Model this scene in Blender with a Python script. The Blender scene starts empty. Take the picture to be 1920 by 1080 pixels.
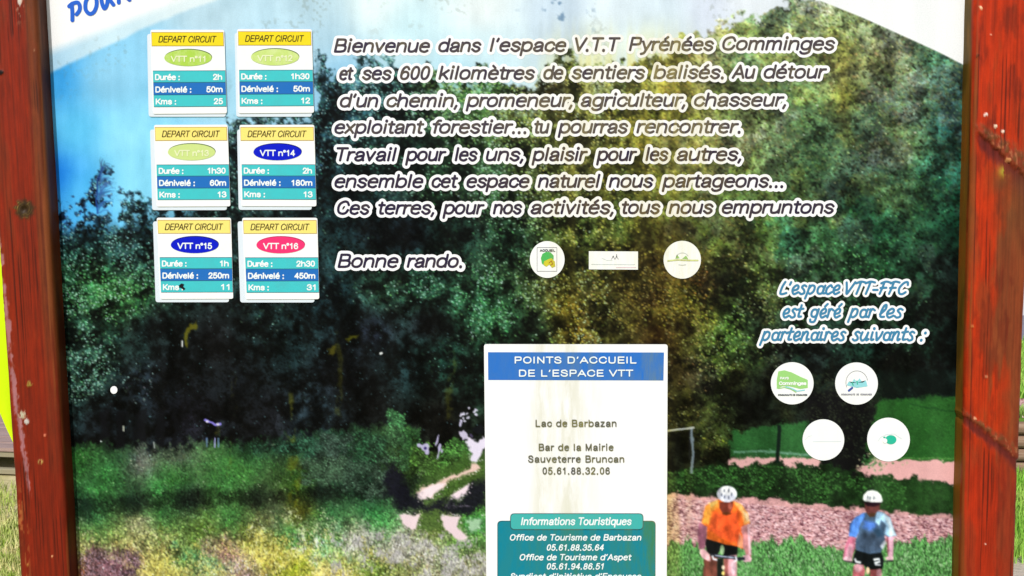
import bpy, math, random
import numpy as np

# ---------------------------------------------------------------- camera, sky, sun, exposure
sc = bpy.context.scene
C = sc.collection
FPX, PITCH, CAMY, CAMZ = 1507.0, math.radians(4.0), -1.507, 1.5
cam = bpy.data.cameras.new('camera'); co = bpy.data.objects.new('camera', cam); C.objects.link(co)
co.location = (0, CAMY, CAMZ); co.rotation_euler = (math.pi / 2 - PITCH, 0, 0)
cam.sensor_width = 36.0; cam.lens = 36.0 * FPX / 1920.0; cam.clip_start = .05; cam.clip_end = 3000
sc.camera = co
SUN_EL, SUN_AZ = math.radians(46), math.radians(-13)          # sun stands behind the camera, slightly left
w = bpy.data.worlds.new('World'); sc.world = w; w.use_nodes = True
wn = w.node_tree; bg = wn.nodes['Background']
sk = wn.nodes.new('ShaderNodeTexSky'); sk.sky_type = 'NISHITA'; sk.sun_disc = False
sk.sun_elevation = SUN_EL; sk.sun_rotation = math.pi + SUN_AZ * -1
wn.links.new(sk.outputs[0], bg.inputs[0]); bg.inputs[1].default_value = .12
sl = bpy.data.lights.new('sun', 'SUN'); sl.energy = 3.6; sl.angle = math.radians(.5); sl.color = (1, .96, .9)
so = bpy.data.objects.new('sun', sl); C.objects.link(so)
from mathutils import Vector
sdir = Vector((math.sin(SUN_AZ) * math.cos(SUN_EL), -math.cos(SUN_AZ) * math.cos(SUN_EL), math.sin(SUN_EL)))
so.rotation_euler = sdir.to_track_quat('Z', 'Y').to_euler()
sc.view_settings.view_transform = 'Standard'; sc.view_settings.look = 'None'
sc.view_settings.exposure = .06; sc.view_settings.gamma = 1
KW = 1.22                                                      # display value of a white board facing the light

# ---------------------------------------------------------------- measuring: photograph pixel -> point on a plane y = depth
CP, SP = math.cos(PITCH), math.sin(PITCH)
def P(px, py, depth=0.0):
    u = (np.asarray(px, float) - 960) / FPX; v = (540 - np.asarray(py, float)) / FPX
    dy = CP + v * SP; dz = -SP + v * CP
    t = (depth - CAMY) / dy
    return u * t, CAMZ + dz * t
def P3(px, py, depth=0.0):
    x, z = P(px, py, depth); return (float(x), float(depth), float(z))
def lin(c):
    c = np.asarray(c, float) / 255.0
    return np.where(c <= .04045, c / 12.92, ((c + .055) / 1.055) ** 2.4)
def pc(*c):                                                    # paint of a print that shows as this colour in daylight
    return tuple(np.clip(lin(c) / KW, 0, .84)) + (1.0,)

# ---------------------------------------------------------------- materials
def mat(name, color, rough=.5, spec=.25, bump=None, vary=None, metal=0):
    m = bpy.data.materials.new(name); m.use_nodes = True; nt = m.node_tree; b = nt.nodes['Principled BSDF']
    b.inputs['Base Color'].default_value = color if len(color) == 4 else tuple(color) + (1,)
    b.inputs['Roughness'].default_value = rough; b.inputs['Specular IOR Level'].default_value = spec; b.inputs['Metallic'].default_value = metal
    tc = nt.nodes.new('ShaderNodeTexCoord')
    if vary:
        sc_, amt, col2 = vary
        n = nt.nodes.new('ShaderNodeTexNoise'); n.inputs['Scale'].default_value = 1; n.inputs['Detail'].default_value = 5; n.inputs['Roughness'].default_value = .65
        mp = nt.nodes.new('ShaderNodeMapping'); mp.inputs['Scale'].default_value = sc_ if hasattr(sc_, '__len__') else (sc_,) * 3
        nt.links.new(tc.outputs['Object'], mp.inputs[0]); nt.links.new(mp.outputs[0], n.inputs['Vector'])
        r = nt.nodes.new('ShaderNodeMapRange'); r.inputs[1].default_value = .38; r.inputs[2].default_value = .66; r.inputs[4].default_value = amt
        nt.links.new(n.outputs[0], r.inputs[0])
        mx = nt.nodes.new('ShaderNodeMix'); mx.data_type = 'RGBA'
        mx.inputs[6].default_value = b.inputs['Base Color'].default_value; mx.inputs[7].default_value = tuple(col2) + ((1,) if len(col2) == 3 else ())
        nt.links.new(r.outputs[0], mx.inputs[0]); nt.links.new(mx.outputs[2], b.inputs['Base Color'])
    if bump:
        s, st, d = bump
        n = nt.nodes.new('ShaderNodeTexNoise'); n.inputs['Detail'].default_value = 6; n.inputs['Scale'].default_value = 1
        mp = nt.nodes.new('ShaderNodeMapping'); mp.inputs['Scale'].default_value = s if hasattr(s, '__len__') else (s,) * 3
        nt.links.new(tc.outputs['Object'], mp.inputs[0]); nt.links.new(mp.outputs[0], n.inputs['Vector'])
        bp = nt.nodes.new('ShaderNodeBump'); bp.inputs['Strength'].default_value = st; bp.inputs['Distance'].default_value = d
        nt.links.new(n.outputs[0], bp.inputs['Height']); nt.links.new(bp.outputs[0], b.inputs['Normal'])
    return m

def stained(name, color, stain=(150, 138, 60), amount=.6, rough=.42, blot=.0, stops=None):
    """ink or vinyl with algae running down it: the stain lies where water runs down the board"""
    m = bpy.data.materials.new(name); m.use_nodes = True; nt = m.node_tree; b = nt.nodes['Principled BSDF']
    N = nt.nodes.new; L = nt.links.new
    b.inputs['Roughness'].default_value = rough; b.inputs['Specular IOR Level'].default_value = .07
    g = N('ShaderNodeNewGeometry'); sx = N('ShaderNodeSeparateXYZ'); L(g.outputs['Position'], sx.inputs[0])
    mr = N('ShaderNodeMapRange'); mr.inputs[1].default_value = -.9; mr.inputs[2].default_value = .9; L(sx.outputs[0], mr.inputs[0])
    cr = N('ShaderNodeValToRGB'); e = cr.color_ramp.elements
    stops = stops or [(0, .0), (.38, .0), (.42, .12), (.46, .10), (.50, .22), (.545, .50), (.575, .62), (.60, .34), (.625, .55), (.66, .95), (.69, .70), (.73, .30), (.78, .16), (.835, .12), (.86, .25), (.88, .05), (1, .0)]
    e[0].position, e[0].color = stops[0][0], (0,) * 3 + (1,); e[1].position, e[1].color = 1, (0, 0, 0, 1)
    for p_, v_ in stops[1:-1]:
        q = e.new(p_); q.color = (v_, v_, v_, 1)
    L(mr.outputs[0], cr.inputs[0])
    mp = N('ShaderNodeMapping'); mp.inputs['Scale'].default_value = (55, 55, 9); L(g.outputs['Position'], mp.inputs[0])
    n = N('ShaderNodeTexNoise'); n.inputs['Scale'].default_value = 1; n.inputs['Detail'].default_value = 5; n.inputs['Roughness'].default_value = .7; L(mp.outputs[0], n.inputs['Vector'])
    r2 = N('ShaderNodeMapRange'); r2.inputs[1].default_value = .36; r2.inputs[2].default_value = .60; L(n.outputs[0], r2.inputs[0])
    mu = N('ShaderNodeMath'); mu.operation = 'MULTIPLY'; L(cr.outputs[0], mu.inputs[0]); L(r2.outputs[0], mu.inputs[1])
    m3 = N('ShaderNodeMath'); m3.operation = 'MULTIPLY'; m3.inputs[1].default_value = amount; L(mu.outputs[0], m3.inputs[0])
    # overall fading and grime
    n2 = N('ShaderNodeTexNoise'); n2.inputs['Scale'].default_value = 38; n2.inputs['Detail'].default_value = 6; n2.inputs['Roughness'].default_value = .75; L(g.outputs['Position'], n2.inputs['Vector'])
    r3 = N('ShaderNodeMapRange'); r3.inputs[1].default_value = .45; r3.inputs[2].default_value = .75; r3.inputs[4].default_value = blot; L(n2.outputs[0], r3.inputs[0])
    ad = N('ShaderNodeMath'); ad.operation = 'MAXIMUM'; L(m3.outputs[0], ad.inputs[0]); L(r3.outputs[0], ad.inputs[1])
    mx = N('ShaderNodeMix'); mx.data_type = 'RGBA'; mx.inputs[6].default_value = pc(*color); mx.inputs[7].default_value = pc(*stain)
    L(ad.outputs[0], mx.inputs[0]); L(mx.outputs[2], b.inputs['Base Color'])
    return m

# ---------------------------------------------------------------- object helpers
def tag(o, label=None, cat=None, group=None, kind=None):
    if label: o['label'] = label
    if cat: o['category'] = cat
    if group: o['group'] = group
    if kind: o['kind'] = kind
    return o
def mesh(name, verts, faces, m, parent=None, smooth=False):
    me = bpy.data.meshes.new(name); me.from_pydata([tuple(map(float, v)) for v in verts], [], faces); me.materials.append(m)
    if smooth: me.polygons.foreach_set('use_smooth', [True] * len(me.polygons))
    me.update(); o = bpy.data.objects.new(name, me); C.objects.link(o); o.parent = parent
    return o
def empty(name, loc=(0, 0, 0)):
    o = bpy.data.objects.new(name, None); o.location = loc; o.empty_display_size = .1; C.objects.link(o); return o
def fastmesh(name, V, F, m, parent=None, smooth=False, cols=None):
    """V (n,3) array, F (k,4) quads or (k,3) triangles"""
    me = bpy.data.meshes.new(name); n = F.shape[1]
    me.vertices.add(len(V)); me.vertices.foreach_set('co', np.ascontiguousarray(V, np.float32).ravel())
    me.loops.add(F.size); me.loops.foreach_set('vertex_index', np.ascontiguousarray(F, np.int32).ravel())
    me.polygons.add(len(F)); me.polygons.foreach_set('loop_start', np.arange(0, F.size, n, dtype=np.int32))
    try: me.polygons.foreach_set('loop_total', np.full(len(F), n, np.int32))
    except Exception: pass
    if smooth: me.polygons.foreach_set('use_smooth', np.ones(len(F), bool))
    me.update(calc_edges=True)
    if cols is not None:
        a = me.attributes.new('paint', 'FLOAT_COLOR', 'POINT')
        a.data.foreach_set('color', np.concatenate([cols, np.ones((len(cols), 1))], 1).astype(np.float32).ravel())
    me.materials.append(m); o = bpy.data.objects.new(name, me); C.objects.link(o); o.parent = parent
    return o
def attr_mat(name, rough=.4, spec=.25, bump=None):
    m = mat(name, (1, 1, 1, 1), rough, spec, bump); nt = m.node_tree
    a = nt.nodes.new('ShaderNodeAttribute'); a.attribute_name = 'paint'
    n = nt.nodes.new('ShaderNodeTexNoise'); n.inputs['Scale'].default_value = 420; n.inputs['Detail'].default_value = 2
    tc = nt.nodes.new('ShaderNodeTexCoord'); nt.links.new(tc.outputs['Object'], n.inputs['Vector'])
    r = nt.nodes.new('ShaderNodeMapRange'); r.inputs[3].default_value = .88; r.inputs[4].default_value = 1.12; nt.links.new(n.outputs[0], r.inputs[0])
    v = nt.nodes.new('ShaderNodeVectorMath'); v.operation = 'SCALE'; nt.links.new(a.outputs['Color'], v.inputs[0]); nt.links.new(r.outputs[0], v.inputs['Scale'])
    nt.links.new(v.outputs[0], nt.nodes['Principled BSDF'].inputs['Base Color'])
    return m
def slab(name, pts, front, thick, m, parent=None):
    """flat plate whose outline is given in photograph pixels on the board plane, its face at y=-front"""
    x, z = P([p[0] for p in pts], [p[1] for p in pts]); n = len(pts)
    v = [(x[i], -front, z[i]) for i in range(n)] + [(x[i], -front + thick, z[i]) for i in range(n)]
    cx, cz = float(np.mean(x)), float(np.mean(z)); v.append((cx, -front, cz))
    f = [(2 * n, (i + 1) % n, i) for i in range(n)] + [(i, (i + 1) % n, n + (i + 1) % n, n + i) for i in range(n)] + [tuple(range(n, 2 * n))]
    return mesh(name, v, f, m, parent)
def rrect(q, r=5, k=4):
    """rounded quadrilateral, corners q in pixels"""
    out = []
    for i in range(4):
        p0 = np.array(q[i - 1], float); p = np.array(q[i], float); p1 = np.array(q[(i + 1) % 4], float)
        a = p + (p0 - p) / np.linalg.norm(p0 - p) * r; b = p + (p1 - p) / np.linalg.norm(p1 - p) * r
        for t in np.linspace(0, 1, k + 1): out.append(tuple((1 - t) ** 2 * a + 2 * t * (1 - t) * p + t * t * b))
    return out
def ellipse(cx, cy, rx, ry, n=40):
    return [(cx + rx * math.cos(t), cy + ry * math.sin(t)) for t in np.linspace(0, 2 * math.pi, n + 1)[:-1]]

# ---------------------------------------------------------------- lettering: glyph centre lines, cap height 1
G = {
'a': (.68, 'C .12,.5 .2,.63 .35,.67 .5,.62 .56,.5 .56,.35 .56,.2 .6,.08|C .56,.42 .4,.38 .2,.33 .1,.22 .18,.1 .33,.07 .48,.14 .56,.28'),
'b': (.72, 'L .1,.08 .1,.92|O .37,.375,.27,.3'), 'c': (.64, 'C .58,.5 .48,.64 .33,.67 .14,.56 .09,.375 .14,.18 .33,.08 .48,.11 .58,.26'),
'd': (.72, 'O .35,.375,.27,.3|L .62,.92 .62,.08'), 'e': (.69, 'L .12,.41 .6,.41|C .6,.41 .55,.6 .35,.68 .15,.58 .09,.375 .15,.16 .34,.07 .46,.08 .57,.15'),
'f': (.42, 'C .44,.91 .3,.91 .22,.76|L .22,.78 .22,.08|L .05,.67 .4,.67'), 'g': (.72, 'O .35,.375,.26,.29|L .62,.67 .62,.05|C .62,.1 .59,-.1 .4,-.2 .2,-.18 .1,-.08'),
'h': (.7, 'L .1,.08 .1,.92|C .1,.45 .2,.62 .36,.67 .52,.62 .58,.46|L .58,.46 .58,.08'), 'i': (.3, 'L .14,.08 .14,.67|D .14,.9'),
'k': (.64, 'L .1,.08 .1,.92|L .54,.67 .12,.3|L .25,.42 .56,.08'), 'l': (.3, 'L .14,.08 .14,.92'),
'm': (1.02, 'L .1,.08 .1,.67|C .1,.45 .17,.62 .3,.67 .43,.63 .48,.48|L .48,.48 .48,.08|C .48,.45 .57,.62 .7,.67 .83,.63 .88,.48|L .88,.48 .88,.08'),
'n': (.7, 'L .1,.08 .1,.67|C .1,.45 .2,.62 .36,.67 .52,.62 .58,.46|L .58,.46 .58,.08'), 'o': (.72, 'O .35,.375,.27,.3'),
'p': (.72, 'L .1,.67 .1,-.22|O .37,.375,.27,.3'), 'q': (.72, 'O .35,.375,.27,.3|L .62,.67 .62,-.22'), 'r': (.45, 'L .1,.08 .1,.67|C .1,.42 .2,.62 .42,.65'),
's': (.62, 'C .54,.53 .42,.65 .28,.67 .13,.6 .13,.48 .28,.4 .45,.34 .54,.23 .45,.1 .29,.07 .08,.22'),
't': (.42, 'L .19,.85 .19,.25|C .19,.3 .23,.1 .38,.09|L .04,.67 .38,.67'), 'u': (.7, 'L .1,.67 .1,.3|C .1,.3 .15,.12 .3,.08 .48,.14 .58,.32|L .58,.67 .58,.08'),
'v': (.62, 'L .06,.67 .3,.08 .54,.67'), 'x': (.62, 'L .06,.67 .54,.08|L .54,.67 .06,.08'), 'y': (.62, 'L .06,.67 .32,.1|C .56,.67 .34,.1 .25,-.12 .08,-.19'),
'z': (.6, 'L .08,.67 .5,.67 .07,.08 .53,.08'),
'A': (.8, 'L .05,.08 .4,.92 .75,.08|L .17,.35 .63,.35'),
'B': (.79, 'L .12,.08 .12,.92 .45,.92|C .45,.92 .62,.86 .62,.58 .45,.52|L .45,.52 .12,.52|C .47,.52 .68,.44 .68,.16 .47,.08|L .47,.08 .12,.08'),
'C': (.84, 'C .74,.68 .62,.88 .42,.92 .18,.78 .1,.5 .18,.2 .42,.08 .64,.14 .75,.34'),
'D': (.82, 'L .38,.92 .12,.92 .12,.08 .38,.08|C .38,.92 .62,.84 .7,.5 .62,.16 .38,.08'), 'E': (.74, 'L .64,.92 .12,.92 .12,.08 .66,.08|L .12,.51 .6,.51'),
'F': (.68, 'L .62,.92 .12,.92 .12,.08|L .12,.5 .55,.5'), 'I': (.32, 'L .14,.08 .14,.92'), 'K': (.8, 'L .12,.08 .12,.92|L .68,.92 .14,.38|L .3,.52 .7,.08'), 'L': (.68, 'L .12,.92 .12,.08 .6,.08'),
'M': (.95, 'L .12,.08 .12,.92 .46,.08 .8,.92 .8,.08'), 'N': (.82, 'L .12,.08 .12,.92 .68,.08 .68,.92'), 'O': (.88, 'O .44,.5,.34,.42'),
'P': (.76, 'L .12,.08 .12,.92 .46,.92|C .46,.92 .64,.86 .64,.54 .46,.47|L .46,.47 .12,.47'),
'R': (.8, 'L .12,.08 .12,.92 .46,.92|C .46,.92 .65,.86 .65,.56 .46,.5|L .46,.5 .12,.5|L .42,.5 .7,.08'),
'S': (.76, 'C .64,.7 .5,.9 .34,.92 .15,.84 .14,.65 .3,.55 .5,.48 .65,.35 .6,.14 .38,.07 .15,.16 .09,.32'), 'T': (.7, 'L .04,.92 .66,.92|L .35,.92 .35,.08'),
'U': (.82, 'L .12,.92 .12,.35|C .12,.38 .18,.14 .4,.08 .62,.14 .68,.38|L .68,.92 .68,.36'), 'V': (.76, 'L .05,.92 .38,.08 .71,.92'),
'0': (.64, 'O .32,.5,.22,.42'), '1': (.6, 'L .14,.7 .34,.9|L .34,.92 .34,.08'), '2': (.64, 'C .1,.68 .18,.88 .33,.92 .5,.84 .52,.66 .4,.45 .1,.1|L .09,.08 .55,.08'),
'3': (.64, 'C .1,.72 .2,.89 .34,.92 .5,.83 .48,.6 .3,.52|C .3,.52 .5,.5 .56,.3 .46,.12 .3,.07 .12,.14 .08,.28'), '4': (.66, 'L .44,.08 .44,.92 .08,.32 .58,.32'),
'5': (.64, 'L .5,.92 .17,.92 .12,.5|C .12,.5 .25,.62 .42,.58 .54,.42 .52,.2 .38,.08 .2,.08 .09,.25'), '6': (.64, 'C .52,.75 .42,.9 .28,.91 .14,.75 .1,.5 .1,.3|O .32,.33,.22,.25'),
'8': (.64, 'O .32,.71,.18,.2|O .32,.29,.22,.22'), '9': (.64, 'O .32,.67,.22,.24|C .54,.68 .54,.4 .46,.15 .3,.08 .12,.2'),
'.': (.34, 'D .15,.08'), ',': (.34, 'L .16,.12 .1,-.1'), '’': (.28, 'L .15,.92 .1,.74'), ':': (.34, 'D .15,.08|D .15,.6'), '°': (.4, 'O .18,.78,.12,.13'), ' ': (.36, ''), '-': (.42, 'L .06,.36 .36,.36'),
}
G['Y'] = (.74, 'L .05,.92 .37,.45 .69,.92|L .37,.48 .37,.08'); G['é'] = (.69, G['e'][1] + '|L .3,.82 .46,.98'); G['è'] = (.69, G['e'][1] + '|L .22,.98 .38,.82')
B = dict(G)                                                    # brush lettering of the partners heading
B.update({'a': (.66, 'O .32,.36,.22,.28|C .6,.67 .53,.4 .52,.14 .68,.12'), 'e': (.58, 'C .1,.32 .42,.4 .48,.6 .34,.7 .14,.54 .1,.28 .26,.06 .54,.2'), 'l': (.46, 'C .1,.3 .38,.66 .38,.96 .24,.9 .14,.5 .16,.14 .4,.12'),
 'p': (.7, 'C .16,.68 .12,.3 .02,-.26|C .12,.4 .3,.68 .54,.6 .52,.26 .3,.08 .12,.2'), 'r': (.5, 'C .12,.66 .14,.4 .1,.08|C .12,.4 .26,.68 .46,.58'), 's': (.54, 'C .46,.62 .3,.7 .16,.56 .36,.34 .4,.14 .2,.06 .06,.16'),
 't': (.44, 'C .24,.95 .18,.5 .16,.14 .36,.14|L .02,.64 .42,.7'), 'i': (.34, 'C .14,.66 .12,.3 .16,.1 .3,.14|D .2,.92'), 'n': (.7, 'C .12,.66 .12,.4 .08,.08|C .1,.34 .3,.68 .48,.62 .46,.3 .5,.08 .64,.16'),
 'u': (.72, 'C .12,.66 .06,.3 .2,.06 .42,.2 .54,.64|C .54,.64 .5,.3 .52,.08 .66,.16'), 'v': (.58, 'C .08,.64 .16,.3 .22,.08 .42,.36 .52,.68'), 'c': (.52, 'C .46,.56 .34,.7 .12,.5 .1,.2 .26,.06 .5,.2'),
 'g': (.7, 'O .32,.38,.22,.27|C .6,.67 .54,.2 .44,-.22 .16,-.24 .1,-.08'), 'F': (.66, 'C .3,.9 .24,.5 .14,.08|C .1,.84 .4,.96 .7,.9|L .12,.5 .52,.52'), 'T': (.66, 'C .4,.9 .34,.5 .26,.08|C .08,.84 .4,.96 .72,.9'),
 'L': (.62, 'C .34,.94 .2,.6 .14,.14 .3,.06 .58,.14'), 'C': (.7, 'C .66,.72 .6,.92 .36,.86 .12,.5 .18,.14 .4,.06 .62,.2'), 'V': (.7, 'C .1,.9 .2,.5 .28,.08 .5,.5 .7,.92')})
B['é'] = (.58, B['e'][1] + '|L .34,.86 .5,1.04')
def catmull(p, k=6):
    p = [p[0]] + p + [p[-1]]; out = []
    for i in range(1, len(p) - 2):
        a, b, c, d = (np.array(q) for q in p[i - 1:i + 3])
        for t in np.arange(k) / k: out.append(tuple(.5 * (2 * b + (c - a) * t + (2 * a - 5 * b + 4 * c - d) * t * t + (3 * b - a - 3 * c + d) * t ** 3)))
    return out + [p[-2]]
_cache = {}
def glyph(ch, font):
    key = (ch, id(font))
    if key not in _cache:
        adv, s = font[ch]; segs = []
        for st in s.split('|'):
            if not st: continue
            kind, rest = st[0], st[2:]
            if kind == 'O':
                cx, cy, rx, ry = map(float, rest.split(',')); k = 20
                pts = [(cx + rx * math.copysign(abs(math.cos(t)) ** .9, math.cos(t)), cy + ry * math.copysign(abs(math.sin(t)) ** .9, math.sin(t))) for t in np.linspace(0, 2 * math.pi, k + 1)]; ends = (0, 0)
            elif kind == 'D':
                x, y = map(float, rest.split(',')); pts = [(x, y - .015), (x, y + .015)]; ends = (0, 0)
            else:
                pts = [tuple(map(float, q.split(','))) for q in rest.split()]; ends = (1, 1)
                if kind == 'C': pts = catmull(pts)
            segs.append((pts, ends, kind == 'D'))
        _cache[key] = (adv, segs)
    return _cache[key]
def layout(word, x0, x1, base, cap, font=G, shear=.2, wt=.16, track=0.0):
    """strokes of a word fitted between x0 and x1 (pixels)"""
    cx = 0; strokes = []
    for ch in word:
        adv, segs = glyph(ch, font)
        for pts, ends, dot in segs: strokes.append(([(cx + x + shear * y, y) for x, y in pts], ends, dot))
        cx += adv + track
    xs = [p[0] for s in strokes for p in s[0]]; lo, hi = min(xs), max(xs)
    h = wt * cap * .5
    if x1 is None: sx = cap
    else: sx = (x1 - x0 - 2 * h) / max(hi - lo, .05)
    return [([(x0 + h + (x - lo) * sx, base - y * cap) for x, y in pts], ends, dot) for pts, ends, dot in strokes]
def ink(name, strokes, width, front, m, parent, res=1.0, butt=True, warp=None):
    """one mesh from pen strokes: distance field of the centre lines, contoured at half the pen width"""
    r = width / 2; xs = [p[0] for s in strokes for p in s[0]]; ys = [p[1] for s in strokes for p in s[0]]
    pad = r + 2 * res; x0, y0 = min(xs) - pad, min(ys) - pad
    nx, ny = int((max(xs) + pad - x0) / res) + 2, int((max(ys) + pad - y0) / res) + 2
    F = np.full((ny, nx), -9.0, np.float32)
    for pts, ends, dot in strokes:
        rr = r * (1.22 if dot else 1)
        n = len(pts) - 1
        for i in range(n):
            (ax, ay), (bx, by) = pts[i], pts[i + 1]
            i0 = max(int((min(ax, bx) - rr - res * 1.5 - x0) / res), 0); i1 = int((max(ax, bx) + rr + res * 1.5 - x0) / res) + 2
            j0 = max(int((min(ay, by) - rr - res * 1.5 - y0) / res), 0); j1 = int((max(ay, by) + rr + res * 1.5 - y0) / res) + 2
            X = (np.arange(i0, min(i1, nx)) * res + x0)[None]; Y = (np.arange(j0, min(j1, ny)) * res + y0)[:, None]
            L = math.hypot(bx - ax, by - ay) or 1e-6; ux, uy = (bx - ax) / L, (by - ay) / L
            t = (X - ax) * ux + (Y - ay) * uy; tc = np.clip(t, 0, L)
            d = rr - np.hypot(X - ax - tc * ux, Y - ay - tc * uy)
            if butt and not dot:
                if i == 0 and ends[0]: d = np.minimum(d, t + rr * .86)
                if i == n - 1 and ends[1]: d = np.minimum(d, L - t + rr * .86)
            S = F[j0:j0 + Y.shape[0], i0:i0 + X.shape[1]]; np.maximum(S, d, out=S)
    ins = F > 0; a = ins[:-1, :-1]; b = ins[:-1, 1:]; c = ins[1:, 1:]; d_ = ins[1:, :-1]
    full = a & b & c & d_; edge = (a | b | c | d_) & ~full
    V, Fc, vi = [], [], {}
    def vert(x, y):
        k = (round(x, 3), round(y, 3))
        if k not in vi: vi[k] = len(V); V.append(k)
        return vi[k]
    for j in range(full.shape[0]):
        row = full[j]
        if row.any():
            e = np.flatnonzero(np.diff(np.concatenate([[0], row.astype(np.int8), [0]])))
            for s_, t_ in zip(e[::2], e[1::2]): Fc.append([vert(s_, j), vert(t_, j), vert(t_, j + 1), vert(s_, j + 1)])
    for j, i in zip(*np.nonzero(edge)):
        cs = ((i, j), (i + 1, j), (i + 1, j + 1), (i, j + 1)); poly = []
        for q in range(4):
            (xa, ya), (xb, yb) = cs[q], cs[(q + 1) % 4]; fa, fb = float(F[ya, xa]), float(F[yb, xb])
            if fa > 0: poly.append(vert(xa, ya))
            if (fa > 0) != (fb > 0):
                t = fa / (fa - fb); poly.append(vert(xa + (xb - xa) * t, ya + (yb - ya) * t))
        u = []
        for q in poly:
            if q not in u: u.append(q)
        if len(u) > 2: Fc.append(u)
    v = np.array(V, float) * res + np.array([x0, y0])
    X, Z = P(v[:, 0], v[:, 1])
    return mesh(name, np.stack([X, np.full_like(X, -front), Z], 1), Fc, m, parent)
# ---------------------------------------------------------------- the printed photograph (colours of the print)
PX0, PY0, PW, PH = 60, -60, 1800, 1220        # print area in millimetres of the board sheet

def paint_print():
    rg = np.random.default_rng(7)
    yy, xx = np.mgrid[0:PH, 0:PW].astype(np.float32)
    xx += PX0; yy += PY0
    def vnoise(sx, sy):
        gw, gh = int(PW / sx) + 3, int(PH / sy) + 3
        g = rg.random((gh, gw)).astype(np.float32)
        u = np.arange(PW) / sx; v = np.arange(PH) / sy
        iu = u.astype(int); iv = v.astype(int)
        fu = (u - iu).astype(np.float32); fv = (v - iv).astype(np.float32)
        fu = fu * fu * (3 - 2 * fu); fv = (fv * fv * (3 - 2 * fv))[:, None]
        a = g[iv][:, iu] * (1 - fu) + g[iv][:, iu + 1] * fu
        b = g[iv + 1][:, iu] * (1 - fu) + g[iv + 1][:, iu + 1] * fu
        return a * (1 - fv) + b * fv
    def fbm(s, n=4, st=1.0, k=.55):
        t = np.zeros((PH, PW), np.float32); w = 0; a = 1
        for i in range(n):
            q = max(1.6, s / 2 ** i)
            t += a * vnoise(q, max(1.6, q * st)); w += a; a *= k
        return np.clip((t / w - .5) * 1.9 + .5, 0, 1)
    def ss(a, b, t):
        t = np.clip((t - a) / (b - a), 0, 1); return t * t * (3 - 2 * t)
    def interp(pts, x):
        return np.interp(x, [p[0] for p in pts], [p[1] for p in pts])
    def field(cps, r=110):                       # smooth colour field through control points
        k = 20
        gx = np.arange(0, PW + k, k) + PX0; gy = np.arange(0, PH + k, k) + PY0
        GX, GY = np.meshgrid(gx, gy)
        acc = np.zeros(GX.shape + (len(cps[0]) - 2,)); ws = np.zeros(GX.shape)
        for c in cps:
            d2 = (GX - c[0]) ** 2 + (GY - c[1]) ** 2
            w = 1 / (d2 + r * r * .15) ** 1.7
            acc += w[..., None] * np.array(c[2:]); ws += w
        acc /= ws[..., None]
        u = np.arange(PW) / k; v = np.arange(PH) / k
        iu = u.astype(int); iv = v.astype(int); fu = (u - iu)[None, :, None]; fv = (v - iv)[:, None, None]
        a = acc[iv][:, iu] * (1 - fu) + acc[iv][:, iu + 1] * fu
        b = acc[iv + 1][:, iu] * (1 - fu) + acc[iv + 1][:, iu + 1] * fu
        return (a * (1 - fv) + b * fv).astype(np.float32)
    def poly(pts, wob=0, soft=1.2, nz=None):     # soft mask of a polygon with an uneven edge
        xs = [p[0] for p in pts]; ys = [p[1] for p in pts]
        m = wob + 6
        x0 = max(int(min(xs) - m - PX0), 0); x1 = min(int(max(xs) + m - PX0) + 1, PW)
        y0 = max(int(min(ys) - m - PY0), 0); y1 = min(int(max(ys) + m - PY0) + 1, PH)
        if x1 <= x0 or y1 <= y0: return (slice(0, 1), slice(0, 1)), np.zeros((1, 1), np.float32)
        X = xx[y0:y1, x0:x1].copy(); Y = yy[y0:y1, x0:x1].copy()
        if wob:
            X += (wn1[y0:y1, x0:x1] - .5) * 2 * wob; Y += (wn2[y0:y1, x0:x1] - .5) * 2 * wob
        ins = np.zeros(X.shape, bool); d = np.full(X.shape, 1e9, np.float32)
        n = len(pts)
        for i in range(n):
            ax, ay = pts[i]; bx, by = pts[(i + 1) % n]
            if ay != by:
                c = ((ay > Y) != (by > Y)) & (X < (bx - ax) * (Y - ay) / (by - ay) + ax)
                ins ^= c
            L = (bx - ax) ** 2 + (by - ay) ** 2 + 1e-9
            t = np.clip(((X - ax) * (bx - ax) + (Y - ay) * (by - ay)) / L, 0, 1)
            d = np.minimum(d, np.hypot(X - ax - t * (bx - ax), Y - ay - t * (by - ay)))
        sd = np.where(ins, d, -d)
        return (slice(y0, y1), slice(x0, x1)), np.clip(sd / soft + .5, 0, 1)
    def fill(pts, col, wob=0, soft=1.2, al=1.0):
        s, m = poly(pts, wob, soft); m = (m * al)[..., None]
        c = np.array(col, np.float32) / 255 if not isinstance(col, np.ndarray) else col[s]
        img[s] = img[s] * (1 - m) + c * m
    def ell(cx, cy, rx, ry, col, rot=0, wob=0, soft=1.2, al=1.0):
        a = np.linspace(0, 2 * math.pi, 20, endpoint=False); c, s = math.cos(rot), math.sin(rot)
        fill([(cx + rx * math.cos(t) * c - ry * math.sin(t) * s, cy + rx * math.cos(t) * s + ry * math.sin(t) * c) for t in a], col, wob, soft, al)
    def line(pts, w, col, wob=0, soft=1.2, al=1.0, w2=None):
        w2 = w if w2 is None else w2
        n = len(pts); L = []; R = []
        for i, (x, y) in enumerate(pts):
            a = pts[max(i - 1, 0)]; b = pts[min(i + 1, n - 1)]
            l = math.hypot(b[0] - a[0], b[1] - a[1]) or 1
            h = (w + (w2 - w) * i / max(n - 1, 1)) / 2
            L.append((x - (b[1] - a[1]) / l * h, y + (b[0] - a[0]) / l * h)); R.append((x + (b[1] - a[1]) / l * h, y - (b[0] - a[0]) / l * h))
        fill(L + R[::-1], col, wob, soft, al)
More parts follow.
